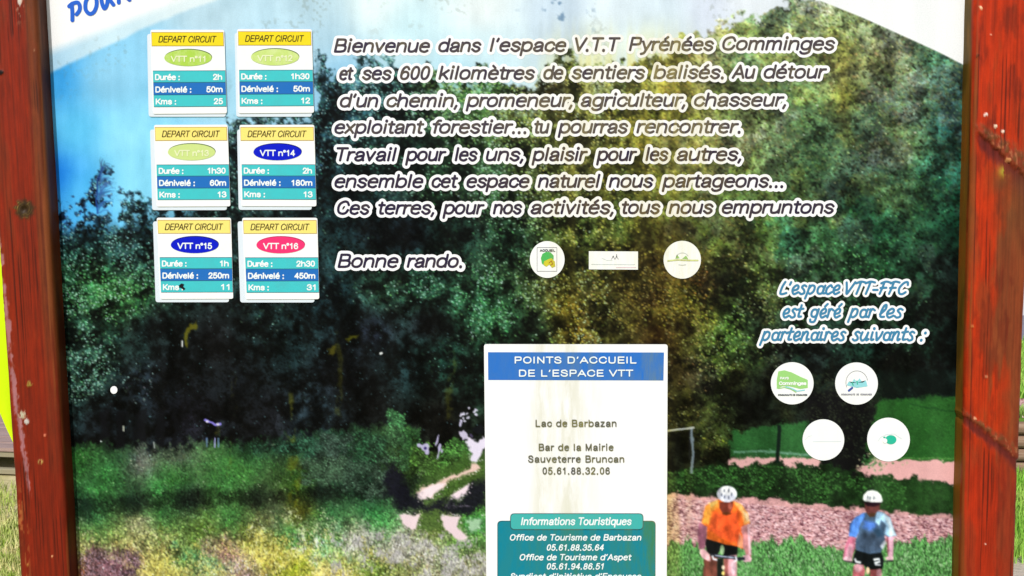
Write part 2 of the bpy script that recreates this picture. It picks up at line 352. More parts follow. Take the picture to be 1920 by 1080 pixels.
    def dabs(n, box, colf, prob, shapes, al=.9):
        x = rg.integers(max(box[0] - PX0, 8), min(box[2] - PX0, PW - 9), n); y = rg.integers(max(box[1] - PY0, 8), min(box[3] - PY0, PH - 9), n)
        k = rg.random(n) < prob[y, x]; x = x[k]; y = y[k]; n = len(x)
        if not n: return
        c = colf(x, y, n).astype(np.float32)
        sh = rg.integers(0, len(shapes), n)
        for i, (a, b, r) in enumerate(shapes):
            q = sh == i; X = x[q]; Y = y[q]; C = c[q]
            R = int(math.ceil(max(a, b)))
            for dy in range(-R, R + 1):
                for dx in range(-R, R + 1):
                    u = dx * math.cos(r) + dy * math.sin(r); v = -dx * math.sin(r) + dy * math.cos(r)
                    w = min(max(1.35 - math.hypot(u / a, v / b) ** 2, 0), 1) * al
                    if w <= 0: continue
                    img[Y + dy, X + dx] = img[Y + dy, X + dx] * (1 - w) + C * w
    def rgb(r, g, b): return np.array([r, g, b], np.float32) / 255
    wn1, wn2 = fbm(14, 3), fbm(14, 3)
    n_big, n_mid, n_sm = fbm(150, 4), fbm(46, 4), fbm(13, 3)
    n_v = fbm(9, 2, 5.0); n_vv = fbm(26, 3, 9.0)
    fine = rg.random((PH, PW)).astype(np.float32)
    # ---- sky
    img = field([(100, 150, 60, 165, 240), (100, 330, 20, 120, 236), (140, 250, 96, 200, 250), (230, 260, 146, 222, 252), (150, 360, 84, 190, 248), (260, 330, 140, 220, 252), (200, 150, 144, 206, 240),
                 (400, 40, 186, 218, 236), (440, 180, 170, 220, 246), (600, 60, 178, 214, 236), (600, 20, 190, 220, 236), (760, 60, 205, 238, 250), (700, 10, 232, 248, 252), (900, 20, 238, 248, 252), (900, 90, 208, 236, 248),
                 (1050, 30, 196, 216, 236), (1150, 20, 225, 240, 252), (1180, 70, 220, 238, 250), (1250, 30, 214, 232, 246), (1330, 20, 214, 224, 244), (860, 150, 170, 215, 235), (640, 150, 140, 195, 230), (1400, 0, 232, 240, 250)], 90)[..., :3] / 255
    img = np.ascontiguousarray(img)
    img += ((n_mid - .5) * .06 + (n_v - .5) * .02)[..., None]
    sp = ss(.70, .9, n_sm * .55 + n_vv * .45) * np.exp(-((xx - 1050) / 70) ** 2) * ss(110, 40, yy)
    img -= (sp * .32)[..., None] * rgb(255, 220, 180)
    # ---- woods
    top = [(60, 385), (105, 395), (112, 372), (122, 385), (140, 368), (152, 372), (165, 345), (172, 330), (182, 322), (196, 302), (208, 312), (216, 332), (226, 372), (240, 362), (262, 356), (290, 372), (330, 378), (400, 300), (425, 225), (440, 217),
           (500, 214), (590, 208), (592, 100), (603, 98), (612, 112), (622, 128), (640, 140), (660, 118), (690, 104), (715, 112), (735, 106), (760, 128), (778, 150), (800, 118), (830, 128), (850, 160), (890, 118), (905, 130), (940, 160), (970, 152), (1000, 162), (1030, 128), (1045, 100), (1062, 96),
           (1080, 102), (1094, 118), (1120, 120), (1130, 110), (1150, 108), (1165, 122), (1190, 108), (1225, 104), (1245, 100), (1255, 92), (1290, 60), (1320, 58), (1350, 52), (1380, 36), (1415, 26), (1440, 14), (1470, 2), (1500, -4), (1560, -8), (1860, -8)]
    tx = xx + (wn1 - .5) * 22; ty = yy + (wn2 - .5) * 26 + (n_sm - .5) * 16
    tl = interp(top, tx)
    solid = ss(-6, 10, ty - tl)
    # holes where the sky shows through near the tops
    hole = ss(.56, .66, n_sm * .5 + n_mid * .3 + fine * .22) * ss(90, 6, yy - interp(top, xx)) * ss(1260, 1180, xx)
    hole_l = ss(.40, .50, n_sm * .6 + wn1 * .4) * ss(300, 220, xx) * ss(450, 405, yy) * (1 - ss(226, 240, xx) * ss(280, 268, xx) * ss(350, 360, yy) * .7)
    woods = np.clip(solid - hole * .85 - hole_l * .9, 0, 1)
    tint = field([(130, 400, 35, 75, 130), (190, 360, 45, 85, 140), (250, 400, 25, 50, 60), (150, 450, 24, 50, 52), (230, 470, 28, 56, 58), (180, 530, 42, 92, 52), (230, 560, 46, 100, 55), (140, 520, 28, 62, 45), (250, 640, 20, 34, 32),
                  (160, 640, 42, 78, 66), (150, 700, 36, 66, 60), (280, 620, 18, 24, 26), (320, 700, 17, 19, 23), (400, 640, 18, 20, 22), (500, 600, 26, 44, 44), (540, 640, 20, 34, 36), (450, 720, 18, 22, 26), (350, 780, 18, 18, 24), (270, 720, 32, 42, 52), (200, 790, 14, 18, 22),
                  (600, 150, 34, 66, 78), (610, 300, 24, 48, 58), (700, 140, 60, 106, 120), (720, 165, 34, 66, 74), (650, 220, 26, 52, 62), (760, 270, 34, 62, 54), (830, 160, 64, 100, 60), (900, 170, 54, 92, 50), (880, 225, 48, 74, 44), (960, 220, 62, 74, 36), (1040, 170, 66, 66, 38), (1060, 110, 64, 92, 44),
                  (700, 320, 26, 46, 44), (820, 320, 30, 58, 40), (920, 320, 36, 62, 42), (1000, 320, 60, 74, 40), (1100, 320, 70, 80, 44), (1130, 170, 76, 90, 56), (1180, 225, 84, 92, 44), (1160, 120, 84, 112, 70),
                  (640, 380, 20, 40, 44), (760, 440, 16, 24, 32), (700, 430, 22, 36, 42), (860, 440, 20, 40, 34), (960, 450, 30, 60, 44), (1050, 430, 58, 82, 42), (1100, 450, 72, 92, 44), (1170, 430, 66, 92, 46), (1080, 520, 50, 56, 30), (1200, 500, 66, 56, 28),
                  (620, 560, 20, 38, 44), (720, 540, 30, 58, 44), (800, 540, 30, 64, 50), (880, 560, 34, 76, 52), (940, 600, 34, 74, 48), (1000, 620, 30, 60, 40), (700, 620, 17, 20, 28), (800, 610, 16, 17, 22), (640, 700, 20, 24, 30), (760, 700, 18, 30, 32), (820, 670, 20, 50, 42), (880, 700, 20, 38, 30),
                  (700, 760, 14, 16, 16), (820, 780, 16, 16, 14), (600, 780, 24, 34, 40), (500, 780, 20, 22, 26), (1070, 580, 78, 72, 24), (1080, 620, 92, 82, 30), (1120, 600, 70, 76, 34), (1180, 600, 50, 62, 44), (1230, 590, 70, 72, 30), (1200, 560, 56, 50, 28), (1230, 640, 46, 34, 18),
                  (1290, 100, 118, 124, 72), (1270, 160, 122, 116, 50), (1340, 60, 122, 126, 92), (1400, 80, 92, 128, 86), (1460, 40, 98, 124, 94), (1520, 60, 112, 128, 92), (1560, 90, 100, 116, 66), (1580, 130, 84, 86, 66), (1620, 100, 96, 108, 82), (1680, 140, 88, 100, 78), (1660, 200, 70, 92, 76), (1720, 190, 70, 94, 76),
                  (1260, 220, 116, 120, 50), (1340, 200, 98, 112, 62), (1400, 230, 84, 96, 62), (1500, 190, 66, 96, 62), (1590, 180, 104, 112, 44), (1620, 220, 62, 92, 74), (1760, 140, 46, 88, 68), (1800, 170, 20, 50, 48), (1780, 230, 26, 62, 60), (1700, 280, 66, 82, 52),
                  (1450, 280, 72, 92, 66), (1380, 290, 78, 92, 44), (1250, 300, 84, 92, 40), (1550, 260, 62, 94, 66), (1530, 310, 60, 92, 60), (1620, 300, 56, 72, 64), (1740, 310, 30, 66, 54), (1800, 330, 12, 60, 44), (1560, 360, 34, 46, 42), (1640, 340, 40, 66, 54), (1700, 370, 40, 62, 44), (1790, 420, 10, 40, 28),
                  (1500, 400, 44, 62, 38), (1600, 400, 34, 82, 56), (1640, 430, 28, 64, 44), (1740, 400, 34, 76, 54), (1340, 430, 60, 78, 36), (1420, 450, 58, 96, 46), (1470, 440, 40, 84, 66), (1540, 470, 36, 66, 40), (1640, 480, 32, 68, 44), (1720, 470, 28, 56, 40), (1790, 500, 10, 24, 20), (1700, 540, 22, 48, 32),
                  (1310, 520, 62, 44, 22), (1290, 560, 76, 78, 26), (1360, 500, 46, 62, 32), (1300, 620, 52, 62, 28), (1370, 620, 56, 88, 36), (1340, 680, 58, 78, 34), (1400, 660, 42, 62, 32), (1280, 700, 42, 36, 20), (1350, 760, 40, 52, 26), (1300, 780, 46, 50, 24), (1340, 830, 46, 62, 28), (1280, 850, 24, 28, 20),
                  (1420, 600, 40, 58, 42), (1540, 660, 24, 46, 40), (1500, 620, 26, 50, 44), (1640, 640, 20, 42, 36), (1720, 640, 24, 56, 42), (1790, 640, 10, 16, 16), (1650, 700, 16, 32, 22), (1540, 700, 18, 26, 22), (1760, 700, 14, 26, 22), (1420, 770, 18, 24, 18), (1400, 740, 18, 22, 18), (1560, 780, 16, 18, 18), (1600, 820, 14, 14, 16)], 60) / 255
    n_c = fbm(24, 3)
    pk = fbm(70, 4); pg = (ss(.54, .72, pk) * ss(1000, 1350, xx) * .30)[..., None]; ok = (ss(.52, .72, fbm(60, 4)) * ss(950, 1250, xx) * ss(1760, 1600, xx) * .30)[..., None]
    Lt = tint.mean(2, keepdims=True); tint = tint * (1 - pg) + rgb(96, 88, 104) * (Lt * 3.0) * pg; tint = tint * (1 - ok) + rgb(112, 112, 40) * (Lt * 3.4) * ok
    crown = np.full((PH, PW), .55, np.float32)
    cr = sorted([(20 + rg.random() ** 1.4 * 40, PX0 + rg.random() * PW, PY0 + rg.random() * 980) for _ in range(620)], key=lambda c: c[2] + c[0] * .4)
    for r, cx, cy in cr:
        x0, x1 = max(int(cx - 1.3 * r - PX0), 0), min(int(cx + 1.3 * r - PX0), PW); y0, y1 = max(int(cy - 1.4 * r - PY0), 0), min(int(cy + 1.3 * r - PY0), PH)
        if x1 - x0 < 4 or y1 - y0 < 4: continue
        X = (xx[y0:y1, x0:x1] - cx + (wn1[y0:y1, x0:x1] - .5) * r * .8) / r; Y = (yy[y0:y1, x0:x1] - cy + (wn2[y0:y1, x0:x1] - .5) * r * .9) / (r * (.9 + .3 * rg.random()))
        d = np.hypot(X, Y); m = ss(1.0, .82, d) * .9
        v = np.clip(.62 - .55 * Y - .22 * X, 0, 1.2) * (.72 + .5 * rg.random())
        crown[y0:y1, x0:x1] = crown[y0:y1, x0:x1] * (1 - m) + v * m
    dark = .16 + 1.15 * ss(.25, .75, n_sm * .35 + n_c * .4 + n_mid * .25)
    dark = dark * (.9 + .2 * fine) * (.86 + .28 * n_v)
    dark = dark * (.28 + 1.15 * crown)
    right = ss(1080, 1350, xx) * ss(640, 360, yy)
    dark = dark * (1 - right * .45) + right * (.28 + .34 * crown)
    wc = tint * dark[..., None] * (.98 + .42 * right)[..., None]
    img = img * (1 - woods[..., None]) + wc * woods[..., None]
    gl = tint.mean(2, keepdims=True); tint = (gl + (tint - gl) * (1.0 + .1 * right)[..., None]) * np.array([1.10, 1.0, .88], np.float32); hzr = (ss(1150, 1400, xx) * ss(480, 120, yy))[..., None]; tint = tint * (1 - .35 * hzr) + rgb(132, 140, 82) * .35 * hzr
    # leaf clumps
    clump = ss(.36, .66, fbm(34, 4) * .3 + n_big * .12 + n_c * .25 + crown * .36)
    lum = tint.mean(2)
    inw = woods * ss(.0, .05, woods)
    dens = np.clip((.12 + clump * .95) * ss(.10, .20, lum), 0, 1) * (woods > .4)
    SH = [(4.2, 2.2, .3), (3.6, 2.0, -.4), (2.8, 2.3, 1.2), (4.4, 2.0, .9), (2.4, 2.2, 0), (3.2, 2.0, 2.4)]
    SM = [(2.3, 1.3, .3), (2.0, 1.3, -.4), (1.6, 1.5, 1.2), (2.8, 1.4, .6), (1.3, 1.3, 0)]
    def leafc(lo, hi, pale):
        def f(x, y, n):
            b = tint[y, x]; m = (lo + (hi - lo) * rg.random(n) ** 1.5)[:, None]
            p = (rg.random(n) ** 3 * pale)[:, None]
            t = .85 + .3 * rg.random((n, 3))
            return np.clip(b * m * t, 0, .92) * (1 - p) + rgb(190, 225, 215) * p
        return f
    dabs(90000, (60, -60, 1860, 900), leafc(.12, .6, 0), (1 - clump) * .7 * (woods > .4), SH, .6)
    dabs(80000, (60, -60, 1860, 900), leafc(.8, 1.6, .10), dens * .8, SH, .5)
    dabs(60000, (60, -60, 1860, 900), leafc(.15, .7, 0), (woods > .4) * .6 * (1 - right * .5), SM, .6)
    soft_r = np.clip(1.25 - ss(1050, 1280, xx) * 1.2 * ss(640, 420, yy), .05, 1)
    tiny_r = 1 - soft_r
    dabs(70000, (60, -60, 1860, 900), leafc(1.3, 3.4, .55), dens * dens * soft_r, SM, .72)
    dabs(13000, (60, 60, 1150, 900), lambda x, y, n: np.clip(.35 + tint[y, x] * 2 + rg.random((n, 1)) * .35, 0, .95) * rgb(205, 240, 235), dens ** 2 * .8 * (woods > .4), [(1.8, 1.2, .4), (2.2, 1.2, -.2), (1.3, 1.3, 0)], .85)
    dabs(1600, (110, 560, 900, 820), lambda x, y, n: rgb(70, 105, 110) * (.6 + rg.random((n, 1))), clump * .5, [(1.6, 1.1, .4), (1.1, 1, 0)], .6)
    dabs(60000, (1000, -60, 1860, 620), lambda x, y, n: np.clip(img[y, x] * (.72 + .62 * rg.random((n, 1))) * (.92 + .16 * rg.random((n, 3))), 0, .8), tiny_r * (woods > .4), SM, .6)
    # feathery tree against the sky
    for i in range(46):
        t = rg.random(); bx = 184 + 6 * t; by = 400 - t * 88
        L = 12 + 26 * (1 - t) * rg.random() + 6; a = -1.1 + rg.normal() * .35 if rg.random() < .7 else -2.3 + rg.normal() * .2
        pts = [(bx + L * q * math.cos(a + q * .7), by + L * q * math.sin(a + q * .7)) for q in (0, .35, .7, 1)]
        line(pts, 2.6, (45 + 30 * rg.random(), 95 + 30 * rg.random(), 175 - 60 * t * rg.random()), 2, 1.6, .75, .8)
    line([(182, 400), (180, 370), (182, 340), (192, 312)], 3, (30, 60, 140), 1, 1.5, .8)
    # darker shade under the trees at the left, trunks
    for x, w in ((196, 12), (228, 14), (262, 22), (300, 16), (330, 9)):
        fill([(x - w / 2, 770), (x + w / 2, 770), (x + w / 2, 852), (x - w / 2 - 2, 858)], (13, 14, 18), 5, 5, .8)
    # ---- meadow at the left
    hor = [(60, 828), (180, 832), (280, 838), (350, 828), (450, 826), (560, 815), (600, 806), (640, 800), (700, 800), (760, 790), (800, 850), (830, 842), (870, 838), (915, 850)]
    hy = interp(hor, xx) + (wn1 - .5) * 14 + (n_sm - .5) * 8
    mead = np.clip(ss(0, 30, yy - hy + 6) * 1.1 - .25 + .5 * ss(.3, .7, n_sm) * ss(34, 0, yy - hy) + ss(20, 44, yy - hy) * .3, 0, 1) * (xx < 925) * (yy > hy - 8)
    mt = field([(150, 850, 40, 90, 44), (230, 855, 40, 76, 52), (260, 865, 92, 96, 104), (330, 862, 70, 82, 78), (200, 890, 50, 112, 62), (330, 890, 56, 118, 60), (450, 885, 58, 114, 58), (560, 870, 62, 104, 58), (470, 840, 30, 66, 44), (540, 830, 26, 52, 46), (620, 840, 36, 74, 62), (690, 850, 46, 86, 62), (660, 900, 38, 74, 62),
                (180, 920, 52, 116, 62), (300, 915, 50, 110, 62), (420, 905, 56, 110, 62), (560, 905, 56, 98, 40), (160, 947, 26, 56, 46), (250, 944, 26, 52, 42), (350, 936, 20, 34, 32), (480, 935, 26, 42, 32), (600, 918, 22, 40, 38), (700, 920, 30, 52, 48),
                (180, 970, 44, 104, 66), (300, 970, 50, 108, 62), (430, 975, 52, 112, 60), (520, 960, 72, 92, 74), (560, 960, 84, 86, 28), (620, 965, 40, 88, 56), (700, 960, 44, 108, 64), (720, 990, 60, 130, 72), (180, 1000, 84, 124, 66), (260, 988, 150, 150, 112), (300, 1000, 96, 120, 72), (380, 995, 84, 118, 56), (440, 1000, 72, 96, 50), (500, 985, 110, 120, 76),
                (160, 1030, 150, 150, 104), (230, 1022, 150, 154, 96), (300, 1025, 160, 162, 108), (200, 1050, 92, 58, 76), (240, 1065, 120, 88, 112), (160, 1080, 150, 84, 50), (300, 1060, 176, 172, 92), (350, 1040, 84, 120, 70), (420, 1030, 150, 112, 112), (400, 1060, 100, 130, 110), (450, 1075, 172, 150, 150), (480, 1015, 160, 166, 80), (510, 1040, 196, 186, 96), (540, 1000, 90, 140, 70), (600, 1000, 70, 120, 70), (570, 1060, 166, 176, 70), (620, 1040, 130, 170, 110), (630, 1075, 205, 190, 110),
                (680, 1010, 150, 158, 150), (740, 1020, 186, 184, 186), (800, 1040, 176, 180, 168), (880, 1060, 160, 164, 140), (700, 1060, 100, 130, 56), (760, 1065, 120, 130, 84), (860, 1020, 82, 128, 66), (900, 1000, 90, 140, 80), (890, 980, 62, 130, 60), (780, 900, 26, 40, 30), (820, 985, 84, 104, 50), (760, 870, 56, 84, 36), (850, 870, 60, 96, 36), (880, 900, 70, 92, 40), (640, 1130, 190, 180, 100), (300, 1130, 160, 150, 100), (860, 1130, 150, 150, 110)], 34) / 255
    mt = (mt.mean(2, keepdims=True) * -.06 + mt * 1.06) * np.array([1.08, 1.04, .93], np.float32)
    mc = mt * (.48 + .8 * (n_sm * .45 + n_c * .35 + fine * .2))[..., None] * 1.05
    yb = np.interp(xx, [120, 240, 330, 480, 620, 740], [952, 946, 934, 930, 920, 915]) + (wn1 - .5) * 14
    stripe = np.clip(ss(22, 9, np.abs(yy - yb - np.clip((xx - 300) * .01, -2, 4))), 0, 1) * (xx < 760) * (.55 + .45 * n_c)
    mc = mc * (1 + .16 * ss(985, 950, yy))[..., None] * (1 - .85 * stripe[..., None])
    img = img * (1 - mead[..., None]) + mc * mead[..., None]
    def grc(lo, hi, pale):
        def f(x, y, n):
            b = mt[y, x]; m = (lo + (hi - lo) * rg.random(n))[:, None]; p = (rg.random(n) ** 3 * pale)[:, None]
            return np.clip(b * m * (.88 + .24 * rg.random((n, 3))), 0, .95) * (1 - p) + rgb(232, 240, 210) * p
        return f
    GR = [(4.2, 1.3, 1.5), (3.6, 1.3, 1.2), (3.8, 1.2, 1.9), (2.0, 1.6, 0)]
    dn = (1 - .85 * stripe)
    dabs(40000, (60, 800, 925, 1160), grc(.35, .8, 0), mead * (1 - clump * .6), GR, .6)
    dabs(40000, (60, 800, 925, 1160), grc(.8, 1.35, .12), mead * (.2 + .6 * clump) * dn, GR, .5)
    low = ss(940, 1040, yy)
    dabs(24000, (60, 830, 925, 1160), grc(1.2, 1.9, .7), mead * (.08 + .42 * low) * (.25 + n_sm) * dn, [(2.2, 1.8, 0), (1.5, 1.4, 0), (2.8, 1.6, .6)], .75)
    ylw = ss(.5, .66, n_mid) * ss(985, 1030, yy - (xx - 430) * .0) * mead
    dabs(16000, (250, 975, 740, 1160), lambda x, y, n: rgb(232, 220, 122) * (.6 + .48 * rg.random((n, 1))), ylw * .55, [(1.9, 1.6, 0), (1.3, 1.2, 0)], .8)
    # pale flower heads on stems in front of the meadow
    for i in range(44):
        x = 470 + 200 * rg.random(); y = 950 + 60 * abs(rg.normal()) * .6 + abs(x - 540) * .18
        for k in range(9):
            ell(x + rg.normal() * 4, y + rg.normal() * 7 + 4, 1.9, 1.7, (212, 224, 176), 0, 0, 1.4, .7)
    fill([(158, 1032), (208, 1026), (252, 1030), (262, 1160), (150, 1160)], rgb(98, 66, 76)[None, None] * (.55 + .9 * n_sm[..., None]) * np.ones((1, 1, 3), np.float32), 6, 6, .75)
    dabs(3500, (150, 1034, 262, 1160), lambda x, y, n: rgb(196, 164, 184) * (.3 + .8 * rg.random((n, 1))), np.ones((PH, PW), np.float32) * .5, [(1.6, 1.2, .5), (1.2, 1, 0)], .8)
    for pts, col, al in (([(150, 975), (300, 978), (290, 1012), (150, 1018)], (92, 128, 66), .4), ([(236, 984), (290, 982), (292, 1000), (250, 998)], (190, 180, 158), .75), ([(160, 1016), (300, 1012), (300, 1028), (158, 1030)], (188, 184, 130), .5),
                         ([(380, 1018), (446, 1018), (450, 1036), (400, 1040)], (164, 116, 132), .6), ([(420, 1046), (470, 1044), (474, 1140), (430, 1140)], (190, 160, 178), .6), ([(326, 1028), (362, 1030), (366, 1056), (330, 1054)], (56, 122, 92), .6), ([(380, 1046), (420, 1044), (422, 1066), (384, 1068)], (70, 130, 80), .6),
                         ([(452, 1010), (500, 1004), (540, 1022), (545, 1050), (500, 1062), (460, 1040)], (214, 202, 104), .6), ([(255, 1040), (345, 1056), (340, 1140), (262, 1140)], (204, 196, 104), .55), ([(585, 1050), (650, 1056), (700, 1140), (590, 1140)], (226, 210, 132), .65), ([(505, 1060), (585, 1058), (585, 1140), (510, 1140)], (140, 156, 40), .6),
                         ([(510, 968), (566, 976), (580, 1010), (540, 1020), (508, 1000)], (52, 132, 72), .55), ([(604, 1004), (640, 1000), (660, 1040), (640, 1056), (600, 1040)], (110, 178, 142), .5), ([(640, 1000), (720, 1004), (790, 1018), (880, 1040), (912, 1070), (912, 1150), (820, 1140), (760, 1070), (700, 1050), (650, 1030)], (186, 184, 182), .75),
                         ([(560, 1014), (580, 1014), (582, 1040), (566, 1040)], (196, 196, 214), .7), ([(690, 1040), (740, 1050), (760, 1140), (690, 1140)], (120, 150, 60), .5), ([(470, 960), (560, 962), (590, 990), (560, 992), (490, 985)], (60, 60, 44), .4)):
        s, m = poly(pts, 24, 20); q = np.array(col, np.float32) / 255 * (.45 + 1.0 * (n_sm[s] * .6 + fine[s] * .4))[..., None]; m = (m * al * ss(.2, .6, n_sm[s] * .5 + n_c[s] * .5))[..., None]; img[s] = img[s] * (1 - m) + q * m
    dabs(16000, (120, 960, 915, 1160), lambda x, y, n: np.clip(img[np.clip(y + rg.integers(-9, 9, n), 0, PH - 1), np.clip(x + rg.integers(-9, 9, n), 0, PW - 1)] * (.45 + 1.15 * rg.random((n, 1))), 0, .95), mead * .8, GR + [(2.4, 2.0, 0), (1.8, 1.6, 0)], .75)
    dabs(5000, (620, 1000, 915, 1160), lambda x, y, n: rgb(216, 212, 216) * (.5 + .5 * rg.random((n, 1))), mead * ss(.45, .6, n_sm * .6 + n_mid * .4), GR, .6)
    # bushes left of the path
    for bx, by, rx, ry, c in ((745, 800, 20, 30, (44, 84, 50)), (738, 842, 40, 44, (40, 68, 42)), (772, 836, 20, 34, (38, 72, 38)), (640, 842, 58, 32, (38, 54, 46)), (600, 882, 50, 28, (42, 62, 46)), (690, 892, 50, 48, (40, 58, 46)), (690, 838, 34, 30, (34, 66, 44)), (500, 838, 50, 12, (22, 46, 32)), (810, 860, 46, 30, (54, 84, 36)), (860, 850, 40, 24, (52, 92, 40)), (560, 840, 40, 20, (34, 66, 50))):
        s, m = poly([(bx + rx * math.cos(t), by + ry * math.sin(t)) for t in np.linspace(0, 6.28, 18)[:-1]], 10, 8)
        m = m * ss(.15, .5, n_sm[s] * .5 + n_c[s] * .5); q = (rgb(*c) * (.1 + 1.45 * ss(.3, .8, n_sm[s] * .5 + n_c[s] * .5))[..., None]); m = (m * .75)[..., None]
        img[s] = img[s] * (1 - m) + q * m
        P = np.zeros((PH, PW), np.float32); P[s] = m[..., 0]
        dabs(int(rx * ry * 3), (int(bx - rx), int(by - ry), int(bx + rx), int(by + ry)), lambda x, y, n: np.clip(rgb(*c) * (.5 + 2.2 * rg.random((n, 1)) ** 2.2) + .1 * rg.random((n, 1)) ** 3, 0, .9), P * .45 * n_sm * 1.6, SM + [(1.0, .9, 0)], .75)
    # path with ruts
    fill([(846, 862), (880, 850), (918, 852), (918, 905), (880, 912), (800, 935), (776, 926), (800, 890)], (62, 92, 40), 6, 10, .75)
    fill([(874, 822), (886, 826), (896, 828), (908, 818), (918, 822), (912, 838), (898, 848), (894, 866), (884, 866), (882, 846), (872, 832)], (226, 218, 240), 4, 3)
    fill([(860, 812), (870, 806), (878, 818), (872, 828), (862, 826)], (214, 206, 236), 5, 2.5, .9)
    ell(884, 818, 3, 4, (70, 60, 90), 0, 2, 2); ell(900, 806, 12, 7, (16, 18, 22), 0, 4, 3)
    for i in range(15):
        ell(862 + 40 * rg.random(), 764 + 28 * rg.random(), 1.2 + 2.6 * rg.random(), 1.2 + 2 * rg.random(), (226, 222, 250), 0, 2, 1.5, .85)
    ell(864, 792, 3, 8, (206, 200, 236), .3, 2, 1.6, .85)
    fill([(884, 868), (896, 868), (902, 874), (896, 882), (876, 888), (850, 896), (836, 904), (822, 920), (806, 934), (786, 936), (778, 928), (790, 916), (820, 902), (846, 890), (872, 882), (882, 876)], (228, 196, 186), 3, 4)
    fill([(834, 904), (822, 920), (806, 934), (786, 935), (780, 928), (796, 916), (818, 906)], (244, 226, 236), 2, 4, .9)
    fill([(882, 908), (870, 910), (856, 920), (842, 934), (858, 937), (870, 930), (880, 918)], (242, 222, 234), 2, 4)
    fill([(722, 888), (740, 868), (756, 880), (776, 930), (800, 940), (860, 939), (888, 905), (918, 896), (918, 946), (866, 960), (806, 962), (742, 960), (726, 930)], (19, 19, 30), 9, 11, .94)
    fill([(782, 930), (800, 934), (788, 938)], (244, 226, 236), 2, 3, .7)
    line([(836, 947), (856, 949), (880, 948)], 2, (130, 118, 140), 1, 2, .7)
    fill([(788, 960), (826, 962), (834, 990), (800, 1000), (782, 990)], (72, 100, 46), 5, 6, .8)
    fill([(748, 965), (789, 965), (786, 978), (778, 990), (766, 993), (752, 984)], (236, 214, 222), 3, 4)
    fill([(824, 966), (861, 966), (858, 980), (862, 992), (878, 1008), (872, 1013), (850, 1008), (834, 992)], (234, 212, 220), 3, 4)
    ell(892, 985, 22, 20, (66, 140, 72), 0, 8, 10, .6); ell(888, 984, 11, 9, (196, 222, 200), 0, 6, 6, .7)
    dabs(30000, (120, 800, 925, 1000), lambda x, y, n: np.clip(img[np.clip(y + rg.integers(-7, 7, n), 0, PH - 1), np.clip(x + rg.integers(-7, 7, n), 0, PW - 1)] * (.6 + .75 * rg.random((n, 1))), 0, .95), mead * (img.mean(2) < .62) * .8, SM + [(1.6, 1.2, 1.5)], .7)
    # small figures and marks beside the path
    for x, y, rx, ry in ((786, 834, 5, 4), (796, 838, 7, 7), (800, 846, 4, 4), (820, 824, 2, 11), (825, 838, 3, 7), (821, 850, 1.6, 10), (829, 844, 2, 4)):
        ell(x, y, rx, ry, (196, 190, 232), .2, 2, 1.5, .9)
    ell(797, 840, 3, 3, (60, 50, 110))
    line([(382, 788), (394, 792), (402, 797), (413, 795)], 4.5, (150, 140, 246), 2, 1.5, .9); ell(388, 790, 3, 2, (225, 220, 255)); ell(408, 795, 3, 2, (225, 220, 255))
    for x, c in ((388, (110, 140, 190)), (402, (180, 180, 245)), (409, (120, 160, 200))): line([(x, 820), (x - 1, 838)], 2.4, c, 1, 1.4, .9)
    line([(231, 798), (231, 808)], 2.2, (226, 230, 210)); line([(288, 828), (289, 840)], 2, (180, 190, 186)); ell(189, 827, 1.5, 1.5, (220, 230, 230))
    line([(341, 638), (341, 650)], 2.4, (236, 240, 240)); ell(714, 662, 3.5, 2, (235, 240, 240), -.4)
    # ---- meadow, road, hedge and stones at the right
    fill([(1368, 812), (1420, 800), (1462, 792), (1500, 790), (1540, 785), (1570, 790), (1570, 868), (1366, 862)], mcol(42, 92, 46, n_mid, fine, .5), 6, 5)
    fill([(1618, 775), (1650, 752), (1700, 745), (1860, 738), (1860, 866), (1600, 864)], mcol(38, 88, 36, n_mid, fine, .5), 5, 5)
    fill([(1600, 700), (1860, 690), (1860, 738), (1640, 752), (1600, 770)], (12, 24, 20), 6, 10, .5)
    line([(1703, 757), (1740, 765), (1800, 772)], 2.5, (14, 44, 22), 2, 3, .6)
    line([(1376, 848), (1430, 845), (1500, 852), (1530, 853)], 4, (116, 160, 142), 1, 3, .8)
    line([(1680, 858), (1797, 860)], 2.5, (100, 160, 80), 1, 2, .7)
    fill([(1362, 862), (1420, 856), (1530, 858), (1548, 880), (1500, 878), (1380, 874), (1362, 870)], mcol(222, 172, 172, n_mid, fine, .12), 3, 3)
    fill([(1600, 884), (1640, 858), (1700, 862), (1860, 866), (1860, 908), (1796, 906), (1700, 898), (1660, 896)], mcol(226, 172, 172, n_mid, fine, .12), 3, 3)
    fill([(1520, 740), (1560, 730), (1600, 738), (1636, 760), (1630, 830), (1612, 878), (1600, 892), (1545, 890), (1534, 850), (1510, 800)], (15, 15, 17), 8, 7, .95)
    dabs(1500, (1515, 700, 1640, 860), lambda x, y, n: rgb(44, 52, 36) * (.5 + rg.random((n, 1))), n_sm, SM, .6)
    fill([(1296, 880), (1340, 868), (1380, 872), (1440, 862), (1500, 872), (1560, 876), (1620, 890), (1680, 900), (1720, 896), (1720, 960), (1600, 952), (1500, 944), (1400, 934), (1330, 928), (1240, 926), (1240, 886)], mcol(22, 42, 20, n_sm, fine, 1.2), 9, 5)
    fill([(1640, 892), (1700, 898), (1796, 908), (1860, 910), (1860, 982), (1790, 968), (1700, 962), (1640, 955)], mcol(34, 66, 30, n_sm, fine, .8), 5, 6)
    P = np.zeros((PH, PW), np.float32); P[920:1030, 1180:1800] = 1
    hm = (yy > np.interp(xx, [1240, 1340, 1440, 1560, 1660, 1720, 1860], [880, 876, 872, 884, 902, 908, 914])) & (yy < np.interp(xx, [1240, 1400, 1560, 1790], [918, 928, 944, 960])) & (xx < 1700)
